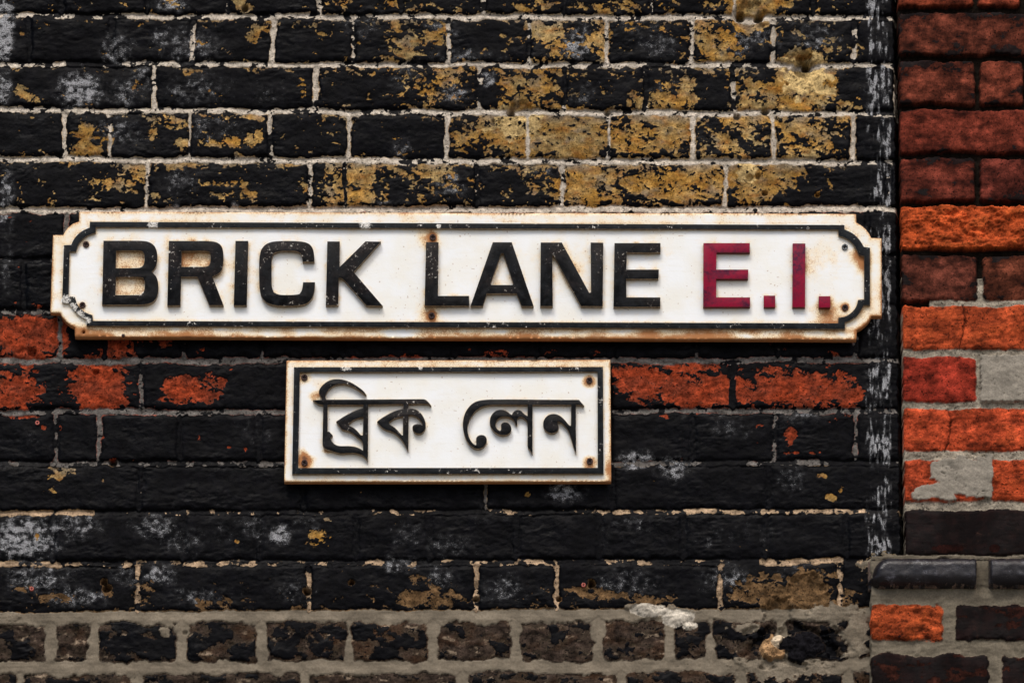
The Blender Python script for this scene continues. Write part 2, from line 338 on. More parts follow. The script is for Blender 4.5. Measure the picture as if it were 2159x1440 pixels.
PALE = [(1085,258,52,30), (1698,158,54,42), (1575,362,22,20)]
SCUFF = [ # cx, cy, rx, ry, amount
 (8,60,32,120,1.15),(8,190,28,60,.8),(14,420,26,110,.75),(14,560,20,120,.5),(250,105,60,60,.6),(170,190,75,60,.95),(265,195,60,50,.6),(300,160,40,60,.55),(400,95,110,60,.6),(360,10,60,24,.75),(345,80,40,40,.6),
 (420,190,110,55,.5),(560,195,70,50,.45),(250,280,90,60,.5),(450,270,120,50,.4),(380,380,80,50,.45),(750,60,60,40,.5),(780,30,80,20,.4),(930,65,60,40,.7),(980,120,130,30,.6),(1215,95,70,55,.9),(1385,95,60,55,.7),
 (1030,170,26,30,1.0),(960,200,50,30,.9),(860,160,60,60,.5),(1230,200,60,40,.5),(845,315,30,28,.8),(950,390,60,50,.7),(1140,350,60,40,.5),(1330,60,60,40,.5),(1600,80,80,40,.7),(1720,80,90,55,.6),(1760,150,60,40,.3),(1400,190,60,40,.5),(1560,90,50,50,.8),(1480,300,60,50,.4),(1560,320,50,30,.4),(1290,380,60,40,.3),
 (365,442,24,14,1.2),(495,436,14,14,1.2),(820,430,60,14,.7),(780,50,40,40,.5),
 (20,730,12,20,.6),(60,920,40,30,.35),(540,910,60,50,.4),(1340,970,60,34,.9),(1420,985,60,40,.75),(1540,905,80,40,.4),(1690,880,60,26,.55),(1670,1010,60,50,.45),(1190,1035,60,40,1.0),(1240,1010,50,30,.6),
 (50,1135,120,70,1.15),(160,1110,90,50,.8),(330,1110,70,40,.9),(380,1140,80,50,.6),(590,1125,34,34,1.3),(540,1110,60,50,.6),(470,1130,80,40,.4),(640,1110,70,40,.4),(860,1125,60,50,.55),(950,1150,80,40,.6),(1010,1080,80,40,.3),(1330,1110,110,50,.4),(1500,1130,110,50,.35),(1600,1120,90,50,.35),
 (80,1215,120,60,.75),(270,1210,70,50,.6),(340,1210,60,40,.8),(420,1260,110,34,.6),(160,1255,110,40,.7),(620,1240,80,50,.5),(850,1190,80,30,.7),(930,1215,60,40,.6),(1060,1240,80,50,.6),(1330,1230,120,50,.6),(1530,1220,90,50,.7),(1690,1200,90,40,.5),
 (1300,40,40,40,.4),(1170,1290,900,60,.1)]
HOLES = [ # cx, cy, r, depth mm
 (1078,237,9,16),(1100,232,22,6),(1578,34,34,7),(1560,33,10,14),(1600,36,10,12),(1694,140,22,9),(1700,136,9,18),(1690,148,40,4),(1612,236,8,10),(1553,245,7,12),(1723,411,5,9),(1612,408,6,8),(1580,375,8,5),(1598,372,6,6),
 (741,1228,6,16),(225,1238,8,14),(220,1225,7,10),(648,1245,8,18),(1247,1230,8,16),(238,975,8,12),(202,785,7,6),(66,740,9,6),(58,752,22,3),(516,18,7,9),(1112,1042,5,4),(1660,177,4,6),(1280,237,7,8),(1178,1262,6,14),(1003,1262,6,10),(1040,255,4,4),(1052,258,4,4),(390,1333,5,3),(46,1335,14,3),(1700,1248,40,5),(1640,1290,30,6)]
GREY = [ # extra render smears: cx, cy, rx, ry
 (1862,1192,40,24),(1750,1296,56,22),(1806,1340,26,56),(1395,1292,60,16),(1340,1280,20,8),(1650,1408,100,24),(1570,1322,40,9),(350,1330,12,12),(20,1300,24,14)]

def wall_fn(U, V):
    out = np.maximum(np.maximum(-300 - U, U - 2300), np.maximum(-250 - V, V - 1700))  # distance outside the detailed part
    wob = fbm(U / 90, V / 90, 3, 3) * 1.3
    nb = len(BEDS); vb = np.array([[b[0], b[1]] for b in BEDS], dtype=np.float32)
    uu = np.clip(U / 1885.0, -0.2, 1.3)
    Vw = V + wob; Uw = U + fbm(U / 80 + 9, V / 80, 3, 4) * 1.2
    k = np.zeros(U.shape, dtype=np.int32)
    for i in range(nb): k += (Vw > vb[i, 0] + (vb[i, 1] - vb[i, 0]) * uu)
    kt = np.clip(k - 1, 0, nb - 1); kb = np.clip(k, 0, nb - 1)
    ht = np.array([b[2] for b in BEDS], dtype=np.float32)
    top = vb[kt, 0] + (vb[kt, 1] - vb[kt, 0]) * uu; bot = vb[kb, 0] + (vb[kb, 1] - vb[kb, 0]) * uu
    d_top = Vw - top; d_bot = bot - Vw
    dl = np.full(U.shape, 1e3, np.float32); dr = dl.copy(); jx = np.zeros(U.shape, np.int32); lx = dl.copy()
    for kk in range(0, nb + 1):
        msk = (k == kk)
        if not msk.any(): continue
        j = joints(kk); um = Uw[msk]; ii = np.clip(np.searchsorted(j, um), 1, len(j) - 1)
        dl[msk] = um - j[ii - 1]; dr[msk] = j[ii] - um; jx[msk] = ii; lx[msk] = np.where(um - j[ii - 1] < j[ii] - um, j[ii - 1], j[ii])
    lower = (k >= 16)                                   # unpainted courses with thick grey pointing
    rag = fbm(U / 16, V / 16, 4, 5) ; rag2 = fbm(U / 38, V / 26, 4, 6)
    half_h = np.where(lower, 9.5 + 3 * hashv(lx, k, 8), 3.6 + 2.0 * hashv(lx, k, 9))
    dbed = np.minimum(d_top - ht[kt], d_bot - ht[kb]); dhead = np.minimum(dl, dr) - half_h
    # rounded corner distance to the brick edge (positive inside the brick)
    rc = np.where(lower, 4.0, 6.0)
    a = np.maximum(rc - dbed, 0); b = np.maximum(rc - dhead, 0)
    d = np.where((dbed < rc) & (dhead < rc), rc - np.sqrt(a * a + b * b), np.minimum(dbed, dhead))
    d = d + np.where(lower, 2.6 * fbm(U / 70, V / 50, 2, 7), 0)
    amp = np.where(lower, 2.3, 1.7)
    d = d + rag * amp * 0.55 + rag2 * amp * 0.55
    near_grey = lower | ((k == 15) & (d_bot < 34))
    r1 = hashv(k + 0.0, jx + 0.0, 1); r2 = hashv(k + 0.0, jx + 0.0, 2); r3 = hashv(k + 0.0, jx + 0.0, 3); r4 = hashv(k + 0.0, jx + 0.0, 4)
    isbed = dbed < dhead
    # ---- heights in mm
    mort = ss(1.2, -1.2, d)                              # 1 on mortar
    big = fbm(U / 70, V / 45, 4, 10); fine = fbm(U / 13, V / 9, 4, 11); wr = fbm(U / 30, V / 8, 4, 12)
    rid = fbm(U / 34, V / 22, 4, 13, 0.6, True)
    hb = (r1 - 0.5) * 2.6 + (r2 - 0.5) * 0.018 * (dl - 85) + (r3 - 0.5) * 0.03 * (d_top - 50)
    wrm = ss(0.2, 1.6, fbm(U / 120, V / 60, 3, 14)); hb = hb + big * 0.55 + wr * (0.05 + 0.22 * wrm) + fine * (0.07 + .1 * wrm)
    hb = hb - 2.6 * np.exp(-np.maximum(d, 0) / 3.4) - 0.9 * ss(0.80, 0.95, rid) * r4
    # weather-struck pointing: tucked in under the brick above, flush with the brick below
    tb = np.clip(np.where(d_top < d_bot, d_top, -d_bot) / 13 + 0.5, 0, 1)
    hm = np.where(isbed, -5.0 + 4.2 * tb, -2.6) + fine * 0.25 + rag2 * 0.3
    hm = np.where(near_grey & (mort > 0), np.where(isbed, -1.3 + 1.2 * tb, -0.9) + rag2 * 0.45 + fine * 0.07, hm)
    # ---- bare / painted
    F = fbm(U / 34 + 0.25 * rag2, V / 24 + 0.2 * rag2, 6, 20, 0.68)
    wu = U + 2.5 * rag; wv = V + 2.5 * rag2
    F = F + 1.0 * (cells(wu, wv, 10, 8, 23) - .5) + 0.7 * (cells(wu, wv, 5, 4.5, 24) - .5)
    bias = np.full(U.shape, -3.2, np.float32)
    bias = np.where(k <= 7, np.where(U > 650, -1.75, -2.35) + (r1 - .5) * .7, bias)
    bias = np.where(k <= 2, -1.4 + (r1 - .5) * 1.6, bias)
    bias = np.where(k == 8, -2.3, bias)
    bias = np.where((k >= 9) & (k <= 11), -2.7 + (r1 - .5) * .3, bias)
    bias = np.where(k == 15, -2.5 + 0.9 * ss(1215, 1285, V), bias)
    bias = np.where(lower, 0.0 + (r2 - .5) * 1.4, bias)
    for cx, cy, rx, ry, am in PEEL:
        m = (np.abs(U - cx) < rx * 1.5) & (np.abs(V - cy) < ry * 1.5)
        if m.any(): bias[m] = np.maximum(bias[m], bias[m] + am * np.where(k[m] <= 7, .98, 1.08) * ss(-0.55, 0.75, blob(U[m], V[m], cx, cy, rx, ry)))
    bias = bias + np.where((k <= 7) & (d_top < 24), 0.75 * ss(24, 10, d_top), 0)    # flaking follows the top arrises
    bias = np.minimum(bias, np.where(k <= 7, 1.15, 2.1))
    bias = bias + np.where(k <= 7, .42, .14) * fbm(U / 9, V / 7, 3, 27)
    cover = bias + F
    cover = np.where(lower, .15 + (r2 - .5) * 1.2 + .55 * fbm(U / 60, V / 42, 6, 28, .6), cover)
    # mortar paint
    Fm = fbm(U / 34, V / 30, 5, 21, 0.62) ; Fm2 = fbm(U / 130, V / 90, 2, 22)
    bm = np.full(U.shape, -1.9, np.float32)
    kk_ = np.where(d_top < d_bot, kt, kb)               # nearest bed
    bedb = {0: .6, 1: .6, 2: .6, 3: .75, 4: .35, 5: .75, 6: 1.15, 7: 1.5, 8: -.6, 9: -.4, 10: 1.1, 11: .8, 12: -.35, 13: -1.0, 14: -.8, 15: 9, 16: 9, 17: 9, 18: 9, 19: 9, 20: 9}
    bb = np.array([bedb[i] for i in range(nb)], np.float32)[kk_]
    bb = np.where((kk_ == 13) & (U < 200), 1.6, bb); bb = np.where((kk_ == 13) & (U > 1290), .2, bb)
    bb = np.where((kk_ == 14) & (U > 1600) & (U < 1780), 1.8, bb); bb = np.where((kk_ == 14) & (U < 190), .9, bb)
    bb = np.where((kk_ >= 3) & (kk_ <= 6) & (U < 280) , bb - .5, bb)
    bb = np.where((kk_ == 8) & (U > 1800), 0, bb)
    head_known = np.where(k <= 7, 0.35 + (hashv(lx, k, 12) - .5) * 2.4, -2.6)
    for (kq, xq), bq in HB.items(): head_known = np.where((k == kq) & (np.abs(lx - xq) < 3), bq, head_known)
    head_known = np.where(lower, 9.0, head_known); head_known = np.where((k == 15), .4, head_known)
    bm = np.where(isbed, bb, head_known)
    cm = bm + Fm * 0.9 + Fm2 * 0.35 + 1.0 * (cells(wu, wv, 12, 6, 26) - .5)
    w_m = ss(2.0, -1.0, d)
    cover = cover * (1 - w_m) + cm * w_m
    # vertical painted strip next to the pier
    edge = ss(1800, 1842, U) * (V < 1180)
    cover = cover - 2.2 * edge * (1 - 0.6 * mort)
    # ---- colour of what is under the paint
    tint = np.zeros(U.shape + (3,), np.float32)
    def setc(mask, c): tint[mask] = c[mask] if c.ndim == 3 else c
    cn = fbm(U / 30, V / 14, 5, 30, 0.6)[..., None] ; cn2 = fbm(U / 60, V / 40, 3, 31)[..., None]
    yel = lin((152, 114, 54)) ; yel2 = lin((152, 130, 88)); och = lin((122, 74, 28))
    t1 = np.clip(0.45 + 0.28 * cn2 + (r3[..., None] - .5) * 0.5, 0, 1)
    ycol = yel * (1 - t1) + yel2 * t1; t2 = np.clip(0.1 - 0.3 * cn, 0, 0.7); ycol = ycol * (1 - t2) + och * t2
    gr = lin((112, 102, 88)); gt = np.maximum(ss(30, 8, d_top) * 0.8, .65 * ss(.1, 1.4, fbm(U / 46, V / 30, 4, 39)))[..., None] * np.clip(0.7 + .4 * cn2, 0, 1)
    ycol = ycol * (1 - gt) + gr * gt
    tint[:] = ycol
    rcol = lin((134, 54, 30)) * (1 + 0.16 * np.clip(cn, -2, 2)); rc2 = lin((100, 48, 34)); t3 = np.clip(.25 + .25 * cn2, 0, .8); rcol = rcol * (1 - t3) + rc2 * t3
    redm = (k >= 8) & (k <= 12); spk = fbm(U / 7, V / 6, 3, 47)[..., None]; rcol = rcol * (1 - .55 * ss(.9, 1.8, spk)) * (1 + .18 * np.clip(fbm(U / 22, V / 9, 4, 48), -2, 2))[..., None]; tint[redm] = rcol[redm]
    dk = lin((50, 41, 35)) * (1 + .45 * np.clip(cn, -2, 2)); dk2 = lin((66, 46, 32)); t4 = np.clip((r1[..., None] - .35) * 1.1 + .28 * cn2, 0, 1); dk = dk * (1 - t4) + dk2 * t4
    t5 = np.clip((cn2 * cn - 1.0) * 0.6, 0, .8); dk = dk * (1 - t5) + lin((150, 132, 112)) * t5
    tint[lower] = dk[lower]
    b15 = (k == 15); br = lin((96, 74, 50)) * (1 + .25 * np.clip(cn, -2, 2)); tint[b15] = br[b15]
    for cx, cy, rx, ry in PALE:
        m = ss(-0.05, 0.1, blob(U, V, cx, cy, rx, ry) + .22 * rag2 + .08 * rag)[..., None]
        tint[:] = tint * (1 - m) + lin((184, 158, 108)) * (1 + .08 * cn) * m
    crk = fbm(wu / 26, wv / 13, 3, 34, .6, True); ink = (ss(.90, .97, crk) * (k <= 7) * .6)[..., None]; tint *= (1 - ink) * (1 + .18 * np.clip(fbm(U / 12, V / 9, 3, 35), -2, 2))[..., None]; hb = hb - .7 * ss(.88, .97, crk) * (k <= 7)
    cr = ss(0.84, 0.97, rid)[..., None] * 0.45; tint *= (1 - cr * (1 - mort[..., None]))
    tint *= (1 + (.42 * (r4 - .45)) * (k <= 7))[..., None]
    res = ss(.9, .05, cover) * np.clip(.45 + .3 * fbm(U / 20, V / 14, 4, 38), 0, .85); res = (res * (cover > 0) * np.where(k <= 7, 1., .6))[..., None]
    tint = tint * (1 - res) + lin((70, 62, 50)) * res
    # mortar colour
    mc = np.zeros(U.shape + (3,), np.float32); mc[:] = lin((174, 164, 150))
    mc *= (1 + .12 * np.clip(fbm(U / 9, V / 9, 3, 33), -2, 2))[..., None]
    md = lin((92, 88, 84)); q = ((kk_ >= 8) & (kk_ <= 12) & isbed | (k >= 8) & (k <= 13) & ~isbed)[..., None]
    mc = np.where(q, md * (1 + .25 * np.clip(cn, -2, 2)), mc)
    mw = lin((150, 128, 104)); q2 = (((kk_ == 13) | (kk_ == 14)) & isbed | (k >= 14) & (k <= 15) & ~isbed)[..., None]
    mc = np.where(q2, mw * (1 + .3 * np.clip(cn, -2, 2)), mc)
    mg = lin((114, 105, 91)) * (1 + .12 * np.clip(cn2, -2, 2)); grey = near_grey & (isbed & (kk_ >= 15) | lower)
    mc = np.where(grey[..., None], mg, mc)
    tint = tint * (1 - mort[..., None]) + mc * mort[..., None]
    # ---- extra render smears and rubble
    dark = (k >= 9) & (k <= 14); hm = np.where(dark, np.where(isbed, hm * .75, -1.2 + fine * .2), hm)
    h = hb * (1 - mort) + hm * mort
    greym = np.zeros(U.shape, np.float32)
    for cx, cy, rx, ry in GREY:
        f = blob(U, V, cx, cy, rx, ry) + .22 * rag2 + .06 * rag
        m = ss(0.02, 0.10, f); tint = tint * (1 - m[..., None]) + (mg if cy > 1200 or cx > 1800 else mg) * m[..., None]
        cover = np.where(m > 0.3, 3.0, cover); greym = np.maximum(greym, m); h = h * (1 - m) + np.maximum(h, 0.2 + rag2 * .5 + 1.4 * np.clip(f, 0, .6)) * m
    lump = lin((178, 170, 156))
    for cx, cy, rx, ry, tc, hh in [(1372,1286,44,15,lump,3),(1430,1302,40,18,lump,3),(1455,1318,18,10,lump,2),(1632,1366,27,27,lin((150,118,84)),7),(1642,1352,18,14,lin((196,178,152)),7),(1694,1362,46,32,lin((20,19,22)),5)]:
        f = blob(U, V, cx, cy, rx, ry, 2) + .10 * rag2
        m = ss(0.0, 0.07, f); tc_ = tc * (1 + .25 * np.clip(cn, -1.5, 1.5)); tint = tint * (1 - m[..., None]) + tc_ * m[..., None]
        cover = np.where(m > .3, 3.0, cover); h = h * (1 - m) + (hh * np.sqrt(np.clip(f, 0, 1)) * 1.3 - 2 + fine * .5 + 3.2 * (cells(U + 3 * rag, V + 3 * rag, 19, 15, 46) - .5)) * m
    rv = ss(0.0, 0.25, blob(U, V, 1668, 1358, 96, 52) + .15 * rag2) * (1 - ss(0, .1, blob(U, V, 1694, 1362, 48, 36, 2))) * (1 - ss(0, .1, blob(U, V, 1632, 1362, 28, 30, 2)))
    h -= 7 * rv
    lipn = fbm(U / 110, V / 26, 4, 36, .55, True); lip = ss(.935, .985, lipn) * ((mort > .5) & grey | (greym > .5)); h -= 1.6 * lip; tint = tint * (1 - .7 * lip[..., None])
    tro = fbm(U / 120, V / 5, 2, 37) * (mort > .5) * grey; h = h + .10 * tro
    # ---- holes and chips
    for cx, cy, r, dep in HOLES:
        dd = np.sqrt((U - cx) ** 2 + ((V - cy) * 1.05) ** 2) / r + .12 * rag
        h -= dep * ss(1.15, 0.75, dd); cover = np.where(dd < 1.25, np.maximum(cover, 1.5), cover)
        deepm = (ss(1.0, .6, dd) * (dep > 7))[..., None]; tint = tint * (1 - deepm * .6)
    # thickness of the paint film
    h = h + 0.75 * ss(0.10, -0.10, cover) * (1 - 0.4 * mort)
    # groove against the pier
    ue = 1888 + V * 15 / 1170.
    h = h - 26 * ss(ue - 6, ue + 4, U + rag * 1.2) - 1.5 * ss(ue - 26, ue - 4, U)
    h = h - 40 * (U > 1912)
    # drip line of a lost corner piece
    # ---- scuffs
    S = np.zeros(U.shape, np.float32) + 0.02
    for cx, cy, rx, ry, am in SCUFF:
        m = (np.abs(U - cx) < rx * 1.2) & (np.abs(V - cy) < ry * 1.2)
        am *= 1.3 if (cx < 460 and cy < 440) or (cx > 1290 and 860 < cy < 1020) else 1.05
        if m.any(): S[m] = np.maximum(S[m], am * np.clip(blob(U[m], V[m], cx, cy, rx, ry, 2) * 1.5, 0, 1))
    S += 0.12 * np.clip(fbm(U / 50, V / 40, 3, 40), 0, 3) * (k < 16)
    stp = (ss(1816, 1838, U) * ss(1884, 1874, U) * (0.55 + 0.4 * np.clip(fbm(U / 10, V / 60, 3, 41) + fbm(U / 60, V / 70, 2, 42), -1, 1.3)) * (V < 1175))
    stp = stp + 0.25 * ss(1780, 1850, U) * (V < 1170) * np.clip(fbm(U / 8, V / 40, 2, 43), 0, 1)
    S *= (0.85 + 0.22 * np.clip(fbm(U / 14, V / 10, 3, 44), -2, 2)); S = np.maximum(S, stp * 1.18 * (0.8 + 0.35 * np.clip(fbm(U / 6, V / 22, 3, 45), -2, 2)))
    S = np.where(grey & (mort > .5) & (cover > 0), -1.0, S); S = np.where((greym > .5) & (cover > 0), -.7, S)
    o_ = ss(0, 60, out)
    h = h * (1 - o_); cover = cover * (1 - o_) - 3 * o_; S = S * (1 - o_)
    return h, tint, cover, S

us = axis(-6000, -60, 2000 - 60, 1990, 2.0); us = us[us <= 1960]
vs = axis(-3500, -40, 1480, 9210, 2.0)
wall = relief_mesh('brick_wall', us, vs, wall_fn, M_wall)
tag(wall, 'old brick wall under peeling black paint, behind both white street name signs', 'wall')

# ------------------------------------------------------------------ red brick pier
PB = [(-80, 5), (24, 7), (126, 6), (229, 6), (330, 6), (433, 5), (534, 7), (641, 6), (748, 8), (857, 7), (962, 9), (1069, 9), (1182, 9), (1268, 19), (1376, 15), (1490, 14), (1600, 13), (1710, 13), (1820, 12)]
PJ = {0: [2000, 2170], 1: [2057, 2156], 2: [2230], 3: [2060, 2163], 4: [2230], 5: [2060, 2168], 6: [2230], 7: [2066, 2172], 8: [2240], 9: [2064, 2240], 10: [2240], 11: [2082, 2250], 12: [2236],
      13: [2230], 14: [1999, 2250], 15: [2097, 2290], 16: [2000, 2240], 17: [2090], 18: [2010]}
#        colour, soot bias
PC = {(1, 0): ((114, 50, 31), -.3), (1, 1): ((126, 56, 36), -.3), (2, 0): ((97, 48, 34), .5), (3, 0): ((106, 51, 36), .3), (3, 1): ((111, 53, 37), .1), (4, 0): ((102, 43, 30), -.2),
      (5, 0): ((101, 45, 33), .3), (5, 1): ((97, 43, 33), .1), (6, 0): ((165, 70, 31), -1.6), (7, 0): ((94, 48, 36), .25), (7, 1): ((97, 50, 34), .15), (8, 0): ((148, 61, 30), -.9),
      (9, 0): ((133, 43, 28), -1.2), (9, 1): ((126, 48, 31), -1.2), (10, 0): ((158, 62, 33), -.9), (11, 0): ((153, 61, 33), -.9), (11, 1): ((156, 62, 31), -.9), (12, 0): ((59, 27, 22), 1.9), (13, 0): ((50, 40, 37), 1.5),
      (14, 0): ((148, 64, 31), -.6), (14, 1): ((67, 35, 27), 1.4), (15, 0): ((67, 34, 25), 1.3), (15, 1): ((76, 38, 27), .9)}
def pier_fn(U, V):
    nb = len(PB); pv = np.array([p[0] for p in PB], np.float32); ph = np.array([p[1] for p in PB], np.float32)
    wob = fbm(U / 120, V / 120, 2, 50) * 1.6
    Vw = V + wob
    k = np.zeros(U.shape, np.int32)
    for i in range(nb): k += (Vw > pv[i])
    kt = np.clip(k - 1, 0, nb - 1); kb = np.clip(k, 0, nb - 1)
    d_top = Vw - pv[kt]; d_bot = pv[kb] - Vw
    rag = fbm(U / 16, V / 16, 4, 51); rag2 = fbm(U / 40, V / 26, 4, 52)
    left = np.where(V < 1178, 1893 + V * 15 / 1170., 1834.0) + rag * 0.8
    dl = np.full(U.shape, 1e3, np.float32); dr = dl.copy(); jx = np.zeros(U.shape, np.int32)
    for kk in range(nb + 1):
        m = (k == kk)
        if not m.any(): continue
        j = list(PJ.get(kk, [2060]));
        while j[-1] < 2800: j.append(j[-1] + (343 if kk % 2 else 172))
        j = np.array([1500] + j, float); um = U[m]; ii = np.clip(np.searchsorted(j, um), 1, len(j) - 1)
        dl[m] = um - j[ii - 1]; dr[m] = j[ii] - um; jx[m] = ii - 1
    dl = np.minimum(dl, 1e3)
    low = k >= 13
    hh = np.where(low, 15.0, 6.0)
    dbed = np.minimum(d_top - ph[kt], d_bot - ph[kb]); dhead = np.minimum(dl, dr) - hh; dside = U - left
    dh2 = np.minimum(dhead, dside)
    rc = np.where(low, 5.0, 7.0); a = np.maximum(rc - dbed, 0); b = np.maximum(rc - dh2, 0)
    d = np.where((dbed < rc) & (dh2 < rc), rc - np.sqrt(a * a + b * b), np.minimum(dbed, dh2)) + rag * 0.7 + rag2 * np.where(low, 2.2, 0.8)
    mort = ss(1.2, -1.2, d)
    big = fbm(U / 90, V / 50, 4, 53); fine = fbm(U / 10, V / 8, 4, 54); rid = fbm(U / 60, V / 26, 5, 55, 0.6, True)
    r1 = hashv(k + 0., jx + 0., 61); r2 = hashv(k + 0., jx + 0., 62)
    base = np.where(low, 24.0, 7.0)
    hb = base + (r1 - .5) * 2.4 + big * .3 + fine * .04 + (r2 - .5) * .02 * (d_top - 50) - 2.6 * np.exp(-np.maximum(d, 0) / 2.8)
    rough = (k == 6).astype(np.float32) + .35 * (k == 11) + .5 * ((k == 14) & (jx == 0)) + .3 * ((k == 10) | (k == 8))
    step = fbm(U / 70, V / 34, 5, 56, .6)
    hb = hb - .5 * ss(1.0, 2.0, fbm(U / 16, V / 12, 3, 67)) - 1.1 * ss(.55, 1.3, fbm(U / 30, V / 24, 3, 68)) * np.exp(-np.maximum(d, 0) / 9)
    hb = hb + rough * (2.2 * ss(-.25, .1, step) + 1.6 * ss(.7, .95, step) + step * .9 + fine * .5) - rough * 3.0 * ss(.86, .96, rid)
    light_b = (kt >= 7) & (d_top < d_bot) | (kb >= 7) & (d_top >= d_bot)
    hm = np.where(light_b, base - 3.4 + rag2 * .7 + fine * .4, base - 12.0 + rag * .6)
    hm = np.where(low & light_b, base - 2.2 + rag2 * .8 + fine * .12, hm)
    # top-left of the light bed at 641 is lost
    lost = (np.abs(V - 641) < 14) & (U < 1960); hm = np.where(lost, base - 12, hm)
    h = hb * (1 - mort) + hm * mort
    tint = np.zeros(U.shape + (3,), np.float32); soot = np.zeros(U.shape, np.float32) - .4
    tint[:] = lin((140, 60, 38))
    for (a_, b_), (c, s_) in PC.items():
        m = (k == a_) & (jx == b_ if (a_, b_ + 1) in PC or b_ > 0 else jx >= 0)
        tint[m] = lin(c); soot[m] = s_
    cn = fbm(U / 26, V / 18, 6, 57, .68)[..., None]; cn2 = fbm(U / 60, V / 45, 3, 58)[..., None]
    tint *= (1 + .30 * np.clip(cn, -2, 2)) * (1 + .22 * np.clip(cn2, -2, 2))
    upper = np.isin(k, [1, 2, 3, 4, 5, 7]); tint[upper] *= 1.05
    tint = tint * np.clip(1 - .8 * rough * ss(.84, .96, rid), .1, 1)[..., None]
    br = (rough * ss(.5, 1.3, step))[..., None]; tint = tint * (1 - .5 * br) + lin((184, 86, 38)) * .5 * br
    F = fbm(U / 75, V / 40, 6, 59, .62)
    edge_soot = .8 * np.exp(-np.maximum(np.minimum(dbed, dh2), 0) / 12)
    cover = -(soot - .85 + F * .62 + edge_soot * .8)
    tone = ss(1.3, -.3, cover); tint = tint * (1 - .68 * tone[..., None])
    cover = cover + .35
    cover = np.where((k == 12) | (k == 13), -1.0 - .4 * F + 1.6 * ss(.0, .3, blob(U, V, 1998, 1160, 40, 11) + .1 * rag2) + 2.2 * ss(.0, .3, blob(U, V, 2095, 1160, 14, 9)+ .1 * rag2), cover)
    # mortar
    ml = lin((142, 133, 118)) * (1 + .12 * np.clip(cn, -2, 2)); mg = lin((108, 100, 86)) * (1 + .10 * np.clip(cn2, -2, 2)); mdk = lin((26, 20, 15)) * (1 + .2 * cn)
    mc = np.where(light_b[..., None], np.where(low[..., None] | (kt == 12)[..., None] & (d_top < 40)[..., None], mg, ml), mdk)
    mc = np.where(lost[..., None], mdk, mc)
    tint = tint * (1 - mort[..., None]) + mc * mort[..., None]
    cz_ = (V > 1192) & (V < 1254); tint = np.where(cz_[..., None], mg * .8, tint); cover = np.where((mort > .4) | cz_, 2.0, cover); smoo = (mort > .5) & low | cz_
    # drifts of pale mortar on the dark beds in the upper half
    # grey render patches with a real edge
    def quad(u0, u1, v0, v1): return np.minimum(np.minimum(U - u0, u1 - U), np.minimum(V - v0, v1 - V))
    q1 = quad(2066, 2900, 752, 851) + rag * 1.5
    q2 = np.minimum.reduce([U - 1962 + (V - 985) * .1, 2086 - U, V - 968 - 8 * ss(1990, 1962, U), 1052 - V - .45 * np.maximum(2010 - U, 0) * 0]) + rag2 * 3 + rag * 1.5
    q2 = np.where(V > 1012, np.minimum(q2, (U - 1990) + (1040 - V) * .6 + rag2 * 5), q2)
    q3 = np.minimum.reduce([U - 1925, 2015 - U, V - 1018 - .12 * (2015 - U), 1058 - V]) + rag2 * 3 + rag
    q4 = np.minimum.reduce([U - 2078, 2092 - U, V - 960, 1052 - V]) + rag * 1.4
    patch = np.maximum.reduce([q1, q2, q3, q4]); m = ss(-.5, 1.5, patch)
    cr = fbm(U / 42, V / 42, 2, 63, .5, True); lines = fbm((U * .8 + V * .5) / 60, (V * .8 - U * .45) / 6, 3, 64)
    tint = tint * (1 - m[..., None]) + (lin((138, 131, 119)) * (1 + .07 * np.clip(cn, -2, 2)) * (1 - .35 * ss(1.0, 2.0, cn2))) * (1 - .65 * ss(.955, .985, cr))[..., None] * m[..., None]
    h = h * (1 - m) + (base + 2.2 + lines * .13 + rag2 * .35 + fine * .10 - 1.6 * ss(.95, .985, cr)) * m; cover = np.where(m > .4, 2., cover)
    # cracks
    for x0, y0, y1, am in [(2028, 644, 742, 2), (1998, 862, 955, 2.5)]:
        xx = x0 + 5 * np.sin((V - y0) / 22.) + rag * 1.2; cm = ss(2.4, .6, np.abs(U - xx)) * ((V > y0) & (V < y1)); h -= am * cm; tint *= (1 - .75 * cm[..., None])
    # fine horizontal scratches
    sc = fbm(U / 90, V / 2.6, 2, 65); h = h + .06 * sc * (1 - m)
    # outside the pier: step back behind the wall
    h = np.where(U < left, -34.0, h)
    lum = tint.mean(-1, keepdims=True); tint = (tint * .98 + lum * .02) * .92
    # under the rounded coping course
    o_ = ss(0, 60, np.maximum(np.maximum(-250 - V, V - 1780), U - 2760)); h = h * (1 - o_) + base * o_
    S = .12 + .22 * np.clip(fbm(U / 40, V / 30, 3, 66), -1, 2); S = np.where(smoo | (m > .6), -.8, S)
    return h, np.clip(tint, 0, 1), cover, S
root_p = empty('brick_pier', (float(PW(2050, 9210)[0]), 0, 0)); tag(root_p, 'red and orange brick pier with sooty joints standing right of the black wall', 'pier')
us = np.concatenate([[1790, 1810, 1820], axis(1824, 1826, 2200, 5200, 2.0)[1:]])
vs2 = axis(-3500, -40, 1480, 9210, 2.0)
relief_mesh('brickwork', us, vs2, pier_fn, M_pier, root_p)

